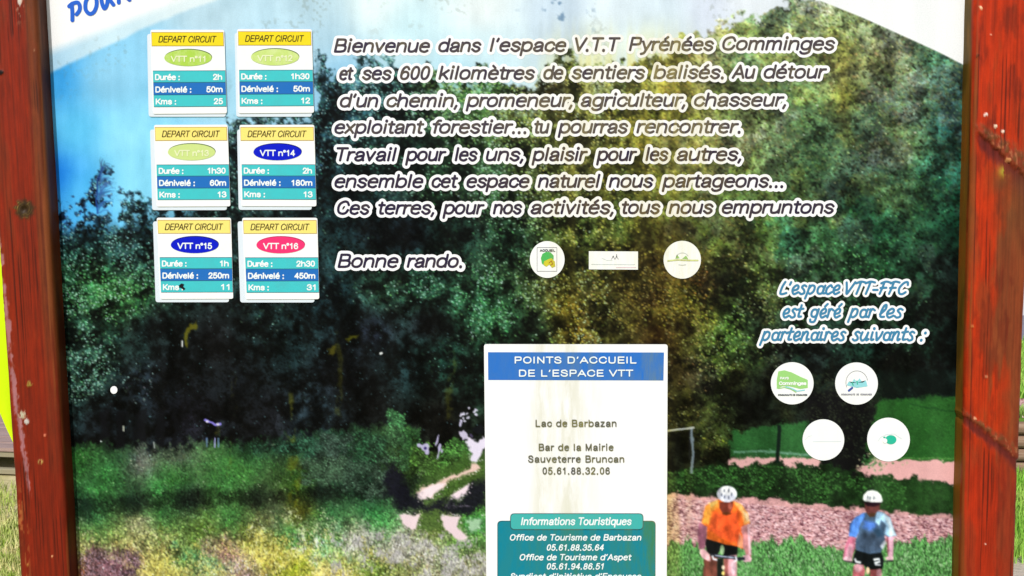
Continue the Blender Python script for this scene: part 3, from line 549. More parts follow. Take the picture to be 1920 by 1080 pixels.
    dabs(9000, (1240, 862, 1860, 960), lambda x, y, n: rgb(52, 96, 44) * (.4 + 1.3 * rg.random((n, 1))), n_c * hm, SM, .7)
    for i in range(60):
        ell(1640 + rg.normal() * 18, 868 + rg.normal() * 10, 2.2, 2, (190, 180, 150) if i % 2 else (70, 120, 70), 0, 1, 1.3, .8)
    st = mcol(204, 154, 156, n_sm, fine, .5)
    fill([(1236, 924), (1330, 930), (1440, 936), (1560, 948), (1660, 958), (1790, 968), (1860, 972), (1860, 1040), (1236, 1046)], st, 4, 3)
    P = np.zeros((PH, PW), np.float32); P[:] = ((yy > 932 + (xx - 1240) * .075) & (yy < 1050) & (xx > 1240))
    for lo, hi, n, sh in (((124, 74, 84), 1, 2600, [(4, 1.0, .12), (3, 1.0, -.2), (5, 1.1, .3)]), ((226, 178, 186), 1, 3600, [(4, 1.2, .12), (3, 1.2, -.15), (2.4, 1.2, .3)]), ((84, 40, 56), 1, 1100, [(4, 1.0, .2), (3, 1.1, -.3), (2, 1, .8)]), ((250, 214, 222), 1, 1300, [(3.5, 1.2, .1), (2, 1.2, 0)])):
        dabs(n * 2, (1240, 925, 1856, 1050), lambda x, y, k, lo=lo: rgb(*lo) * (.8 + .35 * rg.random((k, 1))), P * .7, sh, .75)
    gy = interp([(1240, 1040), (1260, 1012), (1300, 1018), (1340, 1024), (1400, 1022), (1470, 1012), (1500, 1008), (1540, 1024), (1600, 1026), (1680, 1014), (1740, 1012), (1800, 1006), (1860, 1004)], xx) + (n_v - .5) * 13 + (wn1 - .5) * 12
    g = ss(-4, 6, yy - gy) * (xx > 1236)
    gc = (np.ones((PH, PW, 1), np.float32) * rgb(54, 98, 50)) * (.45 + .9 * (n_v * .5 + n_sm * .3 + fine * .2))[..., None]
    img = img * (1 - g[..., None]) + gc * g[..., None]
    dabs(26000, (1240, 1000, 1860, 1160), lambda x, y, n: np.clip(rgb(84, 142, 76) * (.45 + 1.2 * rg.random((n, 1))) + (rg.random((n, 1)) ** 6) * .4, 0, .9), g * .8, [(4.2, 1.2, 1.4), (3.8, 1.2, 1.8), (3.2, 1.1, 1.1), (1.6, 1.3, 0)], .65)
    dabs(14000, (1250, 690, 1850, 1010), lambda x, y, n: np.clip(img[np.clip(y + rg.integers(-5, 5, n), 0, PH - 1), np.clip(x + rg.integers(-5, 5, n), 0, PW - 1)] * (.75 + .5 * rg.random((n, 1))), 0, .95), np.ones((PH, PW)) * .8 * (img[..., 0] < .8), SM, .6)
    line([(1297, 802), (1298, 850), (1296, 888)], 5, (128, 148, 176), 2, 2, .8); line([(1292, 802), (1293, 860)], 2, (26, 28, 40), 0, 2, .8)
    line([(1250, 808), (1275, 804), (1302, 802)], 3.4, (196, 206, 214), 1, 1.6, .9)
    line([(1461, 796), (1459, 830), (1457, 868)], 7, (14, 28, 22), 1, 2)
    # ---- riders
    skin = (196, 130, 132); skd = (120, 62, 60)
    def rider_o():
        ox, oy, k = 1300, 880, .1852
        T = lambda pts: [(ox + x * k, oy + y * k) for x, y in pts]
        fill(T([(110, 860), (250, 860), (240, 1080), (230, 1300), (90, 1300)]), (120, 66, 56), 1, 2); fill(T([(310, 850), (440, 850), (440, 1300), (310, 1300)]), (206, 150, 160), 1, 2)
        fill(T([(300, 900), (350, 900), (350, 1300), (310, 1300)]), (140, 74, 66), 0, 3, .8)
        fill(T([(118, 700), (450, 760), (440, 860), (300, 880), (290, 790), (262, 840), (235, 870), (130, 850)]), (14, 16, 18), 1, 2)
        fill(T([(60, 540), (140, 560), (130, 640), (115, 800), (50, 810), (45, 640)]), (150, 92, 116), 1, 2.4)
        fill(T([(480, 580), (548, 555), (572, 640), (588, 880), (540, 890), (510, 800), (495, 680)]), skin, 1, 2.2); fill(T([(545, 570), (566, 600), (584, 860), (560, 860)]), (246, 206, 222), 0, 3, .9)
        fill(T([(120, 370), (180, 330), (255, 300), (400, 315), (480, 360), (545, 440), (575, 540), (510, 562), (480, 590), (500, 700), (500, 800), (440, 780), (300, 750), (130, 700), (140, 580), (85, 545), (100, 440)]), (236, 104, 38), 1, 2)
        fill(T([(120, 370), (250, 305), (250, 380), (190, 420), (160, 560), (88, 545), (100, 440)]), (252, 176, 72), 1, 5, .85)
        fill(T([(150, 340), (245, 305), (240, 340), (170, 380)]), (255, 214, 120), 1, 4, .9)
        fill(T([(400, 320), (480, 360), (545, 440), (572, 535), (515, 550), (490, 440), (440, 380)]), (254, 200, 120), 1, 4, .85)
        fill(T([(500, 420), (545, 445), (566, 520), (540, 520)]), (255, 236, 200), 0, 4, .8)
        fill(T([(200, 420), (460, 430), (490, 700), (440, 770), (300, 700), (160, 600)]), (228, 84, 46), 3, 8, .75)
        fill(T([(135, 620), (300, 700), (420, 775), (300, 748), (132, 700)]), (206, 92, 30), 1, 4, .8)
        fill(T([(468, 640), (500, 700), (500, 790), (445, 780)]), (250, 176, 140), 1, 3, .8)
        fill(T([(262, 330), (400, 320), (398, 380), (370, 440), (330, 462), (285, 430), (262, 390)]), (112, 52, 40), 0, 2); ell(*T([(370, 370)])[0], 4, 6, (176, 96, 80), 0, 0, 3, .8); ell(*T([(335, 445)])[0], 9, 3, (86, 48, 24), 0, 0, 2, .8)
        ell(*T([(338, 248)])[0], 19, 15.5, (222, 226, 244)); ell(*T([(345, 215)])[0], 14, 8, (246, 248, 255), 0, 0, 4)
        for x, y in ((284, 255), (314, 278), (356, 282), (385, 250), (312, 212), (355, 212)): ell(*T([(x, y)])[0], 1.2, 3.4, (48, 56, 78), .1, 0, 1.2, .75)
        fill(T([(60, 815), (100, 800), (160, 860), (170, 930), (140, 920), (90, 890), (60, 850)]), (240, 188, 200), 1, 2); fill(T([(500, 870), (560, 858), (592, 900), (580, 935), (510, 935), (495, 905)]), (242, 188, 206), 1, 2)
        line(T([(170, 860), (220, 870), (300, 885), (410, 890), (440, 905), (520, 900)]), 6, (26, 30, 40), 0, 1.6); line(T([(215, 868), (300, 880), (410, 892)]), 2.4, (178, 190, 216), 0, 1.4, .9)
        line(T([(190, 870), (200, 905), (245, 915)]), 4, (232, 232, 246), 0, 1.5); line(T([(425, 880), (436, 915), (405, 935)]), 4, (236, 236, 250), 0, 1.5)
        fill(T([(240, 900), (300, 900), (290, 1300), (235, 1300)]), (22, 28, 24), 0, 2); ell(*T([(290, 810)])[0], 4, 9, (140, 170, 130), 0, 0, 2)
        ell(*T([(300, 990)])[0], 3, 4, (248, 226, 200)); ell(*T([(300, 1050)])[0], 3, 3.6, (248, 206, 120)); ell(*T([(402, 1000)])[0], 4, 14, (246, 216, 232), 0, 0, 4, .8)
    def rider_b():
        ox, oy, k = 1560, 890, .1759
        T = lambda pts: [(ox + x * k, oy + y * k) for x, y in pts]
        fill(T([(228, 960), (330, 940), (350, 1020), (300, 1300), (200, 1300)]), (206, 110, 120), 1, 2); ell(*T([(280, 985)])[0], 8, 9, (240, 184, 198), .3, 0, 4, .9)
        fill(T([(400, 1000), (525, 1000), (525, 1300), (400, 1300)]), (170, 84, 86), 1, 2); ell(*T([(500, 1050)])[0], 5, 10, (232, 176, 190), 0, 0, 4, .8)
        fill(T([(250, 790), (520, 800), (545, 900), (540, 1000), (400, 1010), (360, 990), (340, 960), (215, 935), (230, 850)]), (14, 20, 22), 1, 2)
        fill(T([(180, 660), (245, 670), (235, 790), (215, 870), (205, 930), (160, 920), (115, 890), (130, 800), (150, 740)]), (190, 108, 134), 1, 2.4); fill(T([(180, 740), (225, 740), (210, 860), (170, 880), (140, 850)]), (240, 186, 206), 1, 4, .8)
        fill(T([(590, 660), (660, 660), (655, 800), (645, 900), (600, 900), (590, 800)]), (236, 184, 206), 1, 2.4); fill(T([(575, 660), (600, 660), (606, 800), (590, 860)]), (120, 56, 70), 0, 3, .8)
        fill(T([(330, 400), (460, 385), (540, 400), (610, 450), (650, 550), (680, 650), (600, 665), (560, 640), (555, 720), (520, 830), (400, 840), (250, 800), (250, 700), (280, 600), (250, 670), (175, 650), (195, 520), (250, 450)]), (72, 96, 124), 1, 2)
        fill(T([(330, 400), (350, 440), (300, 520), (285, 600), (250, 668), (175, 650), (195, 520), (250, 450)]), (88, 142, 232), 1, 3)
        fill(T([(340, 470), (450, 490), (480, 560), (440, 600), (380, 600), (330, 540)]), (76, 122, 212), 3, 7, .85)
        fill(T([(470, 395), (540, 402), (610, 450), (650, 550), (680, 650), (605, 662), (556, 625), (580, 540), (520, 480), (500, 540), (460, 500)]), (170, 214, 250), 1, 3)
        fill(T([(540, 410), (610, 460), (676, 640), (620, 655), (600, 540)]), (226, 244, 255), 0, 4, .85)
        fill(T([(300, 620), (520, 590), (540, 700), (500, 820), (300, 790), (270, 700)]), (62, 78, 100), 4, 8, .8); fill(T([(430, 580), (550, 570), (545, 640), (470, 660)]), (36, 66, 92), 2, 6, .7)
        fill(T([(510, 760), (550, 700), (575, 720), (540, 800)]), (220, 226, 240), 0, 3, .8)
        fill(T([(345, 300), (510, 300), (505, 370), (470, 400), (440, 440), (400, 440), (370, 410), (350, 370)]), (108, 58, 56), 0, 2); fill(T([(370, 410), (470, 405), (450, 445), (400, 450)]), (84, 56, 34), 0, 2, .9)
        fill(T([(328, 285), (530, 285), (500, 320), (440, 340), (370, 330)]), (34, 16, 26), 0, 2.5)
        fill(T([(326, 262), (335, 215), (375, 172), (430, 162), (480, 175), (520, 215), (538, 275), (525, 292), (420, 290), (345, 280)]), (244, 248, 252), 0, 1.8)
        for x, y in ((378, 238), (404, 246), (444, 246)): ell(*T([(x, y)])[0], 1.2, 3.2, (70, 84, 96), .1, 0, 1.2, .75)
        fill(T([(115, 890), (140, 862), (200, 868), (212, 910), (180, 928), (120, 905)]), (244, 200, 214), 1, 2); fill(T([(560, 880), (600, 862), (650, 880), (645, 912), (575, 905)]), (246, 204, 216), 1, 2)
        line(T([(240, 890), (255, 925), (305, 935)]), 4.2, (226, 232, 238), 0, 1.6); line(T([(440, 905), (500, 895), (505, 925), (450, 940)]), 4.2, (220, 228, 236), 0, 1.6); line(T([(455, 955), (515, 960)]), 3, (200, 206, 214), 0, 1.6)
        ell(*T([(380, 1020)])[0], 3.4, 7, (240, 206, 170)); line(T([(120, 915), (240, 935)]), 3, (30, 30, 36), 0, 1.6, .7); line(T([(530, 925), (650, 915)]), 3, (30, 30, 36), 0, 1.6, .7)
    pre = img.copy(); rider_o(); rider_b()
    ch = (np.abs(img - pre).sum(2) > .02)[..., None]; fold = ((n_sm - .5) * .30 + (fine - .5) * .10 + (fbm(7, 2, 2.2) - .5) * .28)[..., None]
    img = np.where(ch, img * (1 + fold), img)
    for b0, b1 in (((1290, 900), (1420, 1140)), ((1570, 905), (1700, 1140))):
        s = (slice(b0[1] - PY0, b1[1] - PY0), slice(b0[0] - PX0, b1[0] - PX0)); q = img[s]
        img[s] = (q * 2 + np.roll(q, 1, 0) + np.roll(q, -1, 0) + np.roll(q, 1, 1) + np.roll(q, -1, 1)) / 6
    # ---- pale header arc
    wl = 138 - (xx - 95) * .52 + np.clip(xx - 95, 0, 900) ** 2 * .00024 + (n_mid - .5) * 5
    wl2 = 96 - (xx - 95) * .40
    wr = np.interp(xx, [1500, 1527, 1613, 1713, 1763, 1817, 1860], [-14, -3, 31, 76, 99, 127, 148])
    a1 = ss(4, -6, yy - wl) * (xx < 700); img = img * (1 - .62 * a1[..., None]) + rgb(246, 250, 250) * (.62 * a1)[..., None]
    a2 = ss(14, -14, yy - wl2) * (xx < 700); img = img * (1 - a2[..., None]) + rgb(251, 252, 255) * a2[..., None]
    a3 = ss(1.2, -1.2, yy - wr) * (xx > 1490); a3c = rgb(247, 250, 254) * np.ones((PH, PW, 1), np.float32); img = img * (1 - a3[..., None]) + a3c * a3[..., None]
    # ---- weather: algae streaks run down the sheet, glare painted over their upper part
    band = np.exp(-((xx - 1232) / 62) ** 2) * 1.0 + np.exp(-((xx - 1080) / 60) ** 2) * .75 + np.exp(-((xx - 1160) / 40) ** 2) * .45 + np.exp(-((xx - 1580) / 14) ** 2) * .6 * ss(330, 120, yy)
    n_st = fbm(14, 3, 22.0)
    band = np.clip(band * (.25 + 1.1 * ss(.2, .8, n_vv * .35 + n_mid * .15 + n_st * .5)), 0, 1) * ss(10, 150, yy) * (1 - .25 * ss(650, 900, yy))
    al = (band * .52)[..., None]
    Lm = img.mean(2, keepdims=True)
    img = img * (1 - al) + (rgb(176, 160, 48) * (.16 + 1.25 * Lm)) * al
    img += (band * ss(460, 60, yy) * .13 * (woods > .2))[..., None] * rgb(220, 225, 130)  # glare painted into the print, brightens the upper streaks
    red = (np.exp(-((xx - 1235) / 60) ** 2 - ((yy - 560) / 120) ** 2) * .4 * n_mid)[..., None]
    img = img * (1 - red) + rgb(70, 34, 20) * red
    for x0, y0, y1, w0, w1, s in ((549, 735, 985, 4, 13, .6), (300, 955, 990, 4, 7, .5), (430, 820, 900, 3, 7, .3), (632, 625, 780, 5, 6, .35), (440, 700, 770, 4, 4, .3), (845, 660, 790, 6, 8, .35), (405, 800, 815, 4, 4, .6), (380, 980, 1040, 20, 30, .25)):
        w = w0 + (w1 - w0) * np.clip((yy - y0) / (y1 - y0), 0, 1)
        m = ss(y0 - 12, y0 + 12, yy) * ss(y1 + 15, y1 - 15, yy) * ss(1.5, .4, np.abs(xx - x0 + (n_mid - .5) * 12) / w) * s * .8 * ss(.35, .7, n_sm * .6 + n_v * .4)
        img = img * (1 - m[..., None]) + rgb(104, 104, 20) * m[..., None] * (.7 + .6 * fine[..., None])
    fill([(342, 626), (352, 612), (364, 600), (366, 612), (356, 622), (354, 650), (346, 640)], (112, 108, 22), 5, 4, .75)
    fill([(648, 634), (658, 628), (672, 624), (666, 634), (654, 640)], (92, 92, 16), 4, 4, .75); fill([(614, 660), (624, 648), (632, 646), (626, 664)], (92, 88, 18), 4, 4, .7)
    # bleaching, grime and painted haze
    img += ((n_vv - .5) * .035 + (fine - .5) * .015)[..., None]
    g2 = ss(.78, .9, fbm(6, 2)) * ss(.5, .8, n_big) * ss(300, 0, yy) * .25
    img = img * (1 - g2[..., None]) + rgb(120, 130, 120) * g2[..., None]
    hz = (ss(320, 0, yy) * .06 * ss(1150, 1400, xx))[..., None]; img = img * (1 - hz) + rgb(190, 200, 205) * hz  # bluish sky haze mixed into the print colour, upper right
    return np.clip(img, 0, 1)

def mcol(r, g, b, nz, fine, k=.7):
    return (np.ones(nz.shape + (1,), np.float32) * (np.array([r, g, b], np.float32) / 255)) * (1 - k * .5 + k * (nz * .6 + fine * .4))[..., None]
# ================================================================ the information board
board = tag(empty('information_board', (0, 0, 0)), 'large weathered trail information board with printed woodland photograph, in a red stained timber frame', 'information board')

# printed sheet: a fine grid that carries the colours of the print
print_mat = attr_mat('printed_vinyl', .45, .06, ((6, 6, 2), .06, .004))
pic = paint_print()
STEP = 1.8
gx = np.arange(72, 1838, STEP); gy = np.arange(-58, 1158, STEP)
ix = gx - PX0; iy = gy - PY0
def samp(im, ix, iy):
    blur = (im + np.roll(im, 1, 0) + np.roll(im, 1, 1) + np.roll(np.roll(im, 1, 0), 1, 1)) * .25
    i0 = np.clip(ix.astype(int), 0, PW - 2); j0 = np.clip(iy.astype(int), 0, PH - 2); fx = (ix - i0)[None, :, None]; fy = (iy - j0)[:, None, None]
    a = blur[j0][:, i0] * (1 - fx) + blur[j0][:, i0 + 1] * fx; b = blur[j0 + 1][:, i0] * (1 - fx) + blur[j0 + 1][:, i0 + 1] * fx
    return a * (1 - fy) + b * fy
colr = samp(pic, ix, iy)
colr = np.clip(lin(colr * 255) / KW, 0, .84)
GX, GY = np.meshgrid(gx, gy); X, Z = P(GX.ravel(), GY.ravel())
V = np.stack([X, np.zeros_like(X), Z], 1)
nx, ny = len(gx), len(gy); q = (np.arange(ny - 1)[:, None] * nx + np.arange(nx - 1)[None]).ravel()
F = np.stack([q, q + nx, q + nx + 1, q + 1], 1)
sheet = fastmesh('printed_sheet', V, F, print_mat, board, cols=colr.reshape(-1, 3))
tag(sheet, 'printed photograph of a wooded hill, meadow and two cyclists in helmets')
alu = mat('grey_backing', (.35, .36, .36, 1), .5, .3)
x0_, z0_ = P(68, 1162); x1_, z1_ = P(1842, -62)
def box(name, x0, x1, y0, y1, z0, z1, m, parent=None, bev=0):
    v = [(x, y, z) for x in (x0, x1) for y in (y0, y1) for z in (z0, z1)]
    f = [(0, 1, 3, 2), (4, 6, 7, 5), (0, 4, 5, 1), (2, 3, 7, 6), (0, 2, 6, 4), (1, 5, 7, 3)]
    o = mesh(name, v, f, m, parent)
    if bev:
        b = o.modifiers.new('bevel', 'BEVEL'); b.width = bev; b.segments = 2
    return o
box('backing_board', float(x0_), float(x1_), .003, .015, float(z0_), float(z1_), alu, board)

# ---- timber
wood_mat = attr_mat('stained_timber', .5, .16, ((220, 220, 14), .25, .0015))

rgw = np.random.default_rng(3)
def noise2(sx, sy, shape, n=3, seed=0):
    r = np.random.default_rng(seed); t = np.zeros(shape); w = 0
    for o in range(n):
        a, b = max(sy / 2 ** o, 1.3), max(sx / 2 ** o, 1.3); gh, gw = int(shape[0] / a) + 3, int(shape[1] / b) + 3; g = r.random((gh, gw))
        v = np.arange(shape[0]) / a; u = np.arange(shape[1]) / b; iv, iu = v.astype(int), u.astype(int); fv = (v - iv)[:, None]; fu = (u - iu)[None]
        fv = fv * fv * (3 - 2 * fv); fu = fu * fu * (3 - 2 * fu)
        t += .6 ** o * ((g[iv][:, iu] * (1 - fu) + g[iv][:, iu + 1] * fu) * (1 - fv) + (g[iv + 1][:, iu] * (1 - fu) + g[iv + 1][:, iu + 1] * fu) * fv); w += .6 ** o
    return np.clip((t / w - .5) * 1.8 + .5, 0, 1)
def sstep(a, b, t):
    t = np.clip((t - a) / (b - a), 0, 1); return t * t * (3 - 2 * t)
PROT = .035
def post(side):
    py = np.arange(-420, 2560, 2.5)
    if side < 0: xo = -37 + py * .0665; xi = 66 + py * .0575
    else: xi = 1829 - py * .0235; xo = 1947 - py * .0385
    # profile round the post: back inner corner, inner side, front face, outer side, back outer corner; s = arc index
    rad = .013; m_in = 14; m_f = 56; m_arc = 7; m_out = 8
    rows = []; U = []
    Xi, Z_ = P(xi, py, -PROT); Xo, _ = P(xo, py, -PROT)
    nprof = None
    cols = []
    sgn = 1 if side < 0 else -1            # inner side lies towards +x for the left post
    prof = []                              # (kind, t) -> position as fraction
    for k in range(m_in): prof.append(('in', k / m_in))
    for k in range(m_arc): prof.append(('ai', k / m_arc))
    for k in range(m_f): prof.append(('f', k / m_f))
    for k in range(m_arc): prof.append(('ao', k / m_arc))
    for k in range(m_out + 1): prof.append(('out', k / m_out))
    n = len(prof); R = len(py)
    VX = np.zeros((R, n)); VY = np.zeros((R, n)); FU = np.zeros((R, n)); NX = np.zeros(n); NY = np.zeros(n)
    ri = rad * .7; ro = rad
    for j, (k, t) in enumerate(prof):
        if k == 'in': VX[:, j] = Xi; VY[:, j] = .055 + (-PROT + ri - .055) * t; NX[j] = sgn
        if k == 'ai':
            a = t * math.pi / 2; VX[:, j] = Xi - sgn * ri * (1 - math.cos(a)); VY[:, j] = -PROT + ri * (1 - math.sin(a)); NX[j] = sgn * math.cos(a); NY[j] = -math.sin(a)
        if k == 'f': VX[:, j] = (Xi - sgn * ri) * (1 - t) + (Xo + sgn * ro) * t; VY[:, j] = -PROT; NY[j] = -1
        if k == 'ao':
            a = t * math.pi / 2; VX[:, j] = Xo + sgn * ro * (1 - math.sin(a)); VY[:, j] = -PROT + ro * (1 - math.cos(a)); NX[j] = -sgn * math.sin(a); NY[j] = -math.cos(a)
        if k == 'out': VX[:, j] = Xo; VY[:, j] = -PROT + ro + (.055 + PROT - ro) * t; NX[j] = -sgn
    kinds = np.array([k for k, t in prof]); s = np.arange(n)
    pxx = np.array([[0.0]]); 
    # pixel position of every vertex as the colour map's coordinates (fixed to the wood)
    DY = np.repeat(py[:, None], n, 1); frac = np.clip((VX - Xi[:, None]) / (Xo - Xi)[:, None], 0, 1)   # 0 inner edge, 1 outer edge
    PXL = xi[:, None] + (xo - xi)[:, None] * frac
    sh = (R, n)
    g1 = noise2(3.2, 90, sh, 3, 11 + side); g2 = noise2(22, 60, sh, 4, 21 + side); g3 = noise2(1.6, 26, sh, 2, 31 + side); g4 = noise2(5, 5, sh, 3, 41 + side)
    if side < 0:
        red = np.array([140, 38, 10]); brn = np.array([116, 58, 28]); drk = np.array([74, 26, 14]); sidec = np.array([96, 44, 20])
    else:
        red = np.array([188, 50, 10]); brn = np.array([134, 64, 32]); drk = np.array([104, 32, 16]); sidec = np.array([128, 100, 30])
    c = np.ones(sh + (3,)) * red
    def mixc(c, col, m): return c * (1 - m[..., None]) + np.array(col) * m[..., None]
    disp = (g1 - .5) * .0006 + (g2 - .5) * .0012
    if side < 0:
        bm = sstep(.30, .12, frac + (g1 - .5) * .1) * sstep(900, 500, DY) * .85 + sstep(.5, .8, g2) * .35
        c = mixc(c, brn, np.clip(bm, 0, 1)); c = mixc(c, drk, sstep(.45, .95, g1) * .25 + sstep(.6, .95, g3) * .15)
        c = mixc(c, (112, 26, 14), sstep(560, 900, DY) * .35)
        # pale streak along the outer arris
        uc = np.interp(DY, [-420, 300, 430, 560, 720, 890, 960], [1.0, 1.0, .97, .93, .86, .70, .66]); wd = np.interp(DY, [0, 430, 600, 880, 960], [.015, .03, .075, .05, .0])
        wm = sstep(1.25, .55, np.abs(frac - uc + (g4 - .5) * .06) / np.maximum(wd, .004)) * sstep(.18, .5, g4 * .6 + g3 * .4) * sstep(380, 470, DY) * sstep(945, 900, DY)
        c = mixc(c, (176, 120, 126), wm * .9); disp -= wm * .0006
        wm2 = sstep(.62, .8, g3 * .5 + g4 * .5) * sstep(.62, .9, frac) * sstep(880, 960, DY); c = mixc(c, (196, 130, 70), wm2 * .6)
        top = sstep(.5, .75, g4) * sstep(60, 0, DY) * np.exp(-((PXL - 36) / 7) ** 2); c = mixc(c, (240, 232, 220), top)
        kn = np.hypot(PXL - 46, (DY - 392)); an = np.arctan2(DY - 392, PXL - 46)
        km = sstep(23, 12, kn + 4 * np.sin(an * 9) * (g4)); ring = .5 + .5 * np.sin(kn * 1.5 + an * 2)
        c = mixc(c, (58, 40, 20), km); c = mixc(c, (150, 124, 56), km * ring * g4 * .9 * sstep(3, 12, kn)); disp += km * (.0012 * ring * g4) - sstep(8, 2, kn) * .003
        spots = [(42, 777, 10, (214, 206, 176)), (55, 720, 7, (168, 140, 60)), (76, 866, 6, (190, 160, 90)), (98, 1043, 2, (230, 170, 120)), (84, 816, 2, (200, 110, 80)), (52, 1058, 4, (180, 110, 50)), (64, 94, 3, (210, 170, 140)), (2, 136, 4, (16, 12, 10)), (50, 790, 4, (206, 198, 190))]
    else:
        bm = sstep(.48, .85, frac + (g2 - .5) * .55) * .8 * sstep(80, 350, DY) + sstep(.55, .85, g2) * .55
        c = mixc(c, brn, np.clip(bm, 0, 1)); c = mixc(c, drk, sstep(.5, .95, g1) * .2 + sstep(.6, .95, g3) * .15 + sstep(.62, .9, noise2(12, 26, sh, 4, 77)) * .35)
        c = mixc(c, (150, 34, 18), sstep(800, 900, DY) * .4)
        # two torn gouges slanting down and outwards, shadow painted dark below each
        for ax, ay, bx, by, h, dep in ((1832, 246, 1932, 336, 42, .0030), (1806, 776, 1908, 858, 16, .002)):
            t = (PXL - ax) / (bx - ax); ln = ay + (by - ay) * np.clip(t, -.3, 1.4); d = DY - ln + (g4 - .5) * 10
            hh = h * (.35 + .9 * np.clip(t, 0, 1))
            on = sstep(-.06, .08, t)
            rid = sstep(-hh - 6, -hh * .3, d) * sstep(5, -4, d) * on; grv_shade = sstep(-3, 6, d) * sstep(hh * 1.1 + 14, 10, d) * on
            disp += rid * dep * (.5 + .7 * g4) - grv_shade * dep * .9
            c = mixc(c, (132, 58, 36), rid * .85); c = mixc(c, (112, 76, 40), rid * sstep(.45, .65, g4) * .7); c = mixc(c, (180, 104, 70), rid * sstep(.72, .85, noise2(3, 3, sh, 2, 9)) * .8); c = mixc(c, (92, 32, 32), grv_shade * .8)
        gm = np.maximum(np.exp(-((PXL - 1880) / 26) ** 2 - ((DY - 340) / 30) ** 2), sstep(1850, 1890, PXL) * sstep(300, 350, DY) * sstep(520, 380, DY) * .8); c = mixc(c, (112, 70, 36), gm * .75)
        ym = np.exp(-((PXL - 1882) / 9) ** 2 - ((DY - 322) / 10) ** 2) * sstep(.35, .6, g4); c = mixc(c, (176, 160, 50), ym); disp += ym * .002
        spots = [(1848, 215, 5, (250, 232, 224)), (1867, 237, 3, (250, 220, 190)), (1881, 247, 3, (252, 220, 200)), (1839, 14, 3, (236, 190, 150)), (1858, 65, 2, (230, 150, 120)), (1836, 107, 6, (40, 20, 10)), (1823, 612, 3, (226, 130, 70)), (1848, 1020, 3, (246, 200, 180)), (1849, 706, 2.5, (220, 130, 90)), (1828, 785, 2.5, (230, 160, 120)), (1890, 300, 4, (210, 140, 90))]
    for x, y, r, col in spots:
        d = np.hypot(PXL - x, DY - y) + (g4 - .5) * r * 1.2; m_ = sstep(r * 1.15, r * .55, d) * (1 if r < 5.5 else sstep(.3, .5, g4)); c = mixc(c, col, m_); disp += m_ * .0012
    fg = noise2(1.3, 44, sh, 2, 90 + side); c = c * (1 - .10 * sstep(.45, .9, fg))[..., None] * (.93 + .14 * noise2(6, 14, sh, 4, 95 + side))[..., None]
    ck = .6 * sstep(.84, .92, noise2(1.3, 130, sh, 1, 60 + side)) * sstep(.5, .75, noise2(20, 60, sh, 2, 61 + side)); c = mixc(c, (34, 12, 8), ck * .8); disp -= ck * .0012
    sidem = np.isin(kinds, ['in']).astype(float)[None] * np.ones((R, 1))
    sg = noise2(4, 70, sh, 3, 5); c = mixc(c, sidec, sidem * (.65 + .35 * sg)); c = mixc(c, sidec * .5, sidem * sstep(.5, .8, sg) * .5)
    ar = (np.isin(kinds, ['ai']).astype(float)[None] * np.ones((R, 1))) * sstep(.35, .7, g1); c = mixc(c, (150, 84, 40) if side < 0 else (120, 78, 30), ar * .6)
    VX += NX[None] * disp; VY += NY[None] * disp
    V = np.stack([VX, VY, np.repeat(Z_[:, None], n, 1)], -1).reshape(-1, 3)
    q = (np.arange(R - 1)[:, None] * n + np.arange(n - 1)[None]).ravel()
    F = np.stack([q, q + 1, q + n + 1, q + n], 1) if side > 0 else np.stack([q, q + n, q + n + 1, q + 1], 1)
    back = np.stack([np.arange(R - 1) * n + n - 1, np.arange(R - 1) * n, np.arange(1, R) * n, np.arange(1, R) * n + n - 1], 1)
    if side < 0: back = back[:, ::-1]
    cap = np.array([[0, 14, 14 + 7, 14 + 7 + 28], [0, 49, 77, n - 1], [0, 77, 84, n - 1]])
    F = np.concatenate([F, back, cap])
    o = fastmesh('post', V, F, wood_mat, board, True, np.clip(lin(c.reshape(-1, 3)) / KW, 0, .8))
    # small moulding that holds the sheet
    pyb = np.arange(-60, 1161, 20); xb = (85 + pyb * .0605 if side < 0 else 1817 - pyb * .020); Xb, Zb = P(xb, pyb, 0)
    return Xi, Z_, o
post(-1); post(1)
tag(bpy.data.objects['post'], 'left post with pale streaked arris and a dark knot'); tag(bpy.data.objects['post.001'], 'right post, brighter red, with two slanting gouges and shade painted below them')
rail_mat = mat('rail_timber', pc(150, 44, 22), .5, .3, ((8, 220, 220), .35, .002), ((3, 60, 60), .6, pc(100, 40, 20)))
x0r, z0r = P(60, 1168, 0); x1r, z1r = P(1845, -68, 0)
box('rail', -.93, .93, -.03, .05, float(z0r) - .10, float(z0r), rail_mat, board, .006)
box('rail', -.93, .95, -.03, .05, float(z1r), float(z1r) + .10, rail_mat, board, .006)

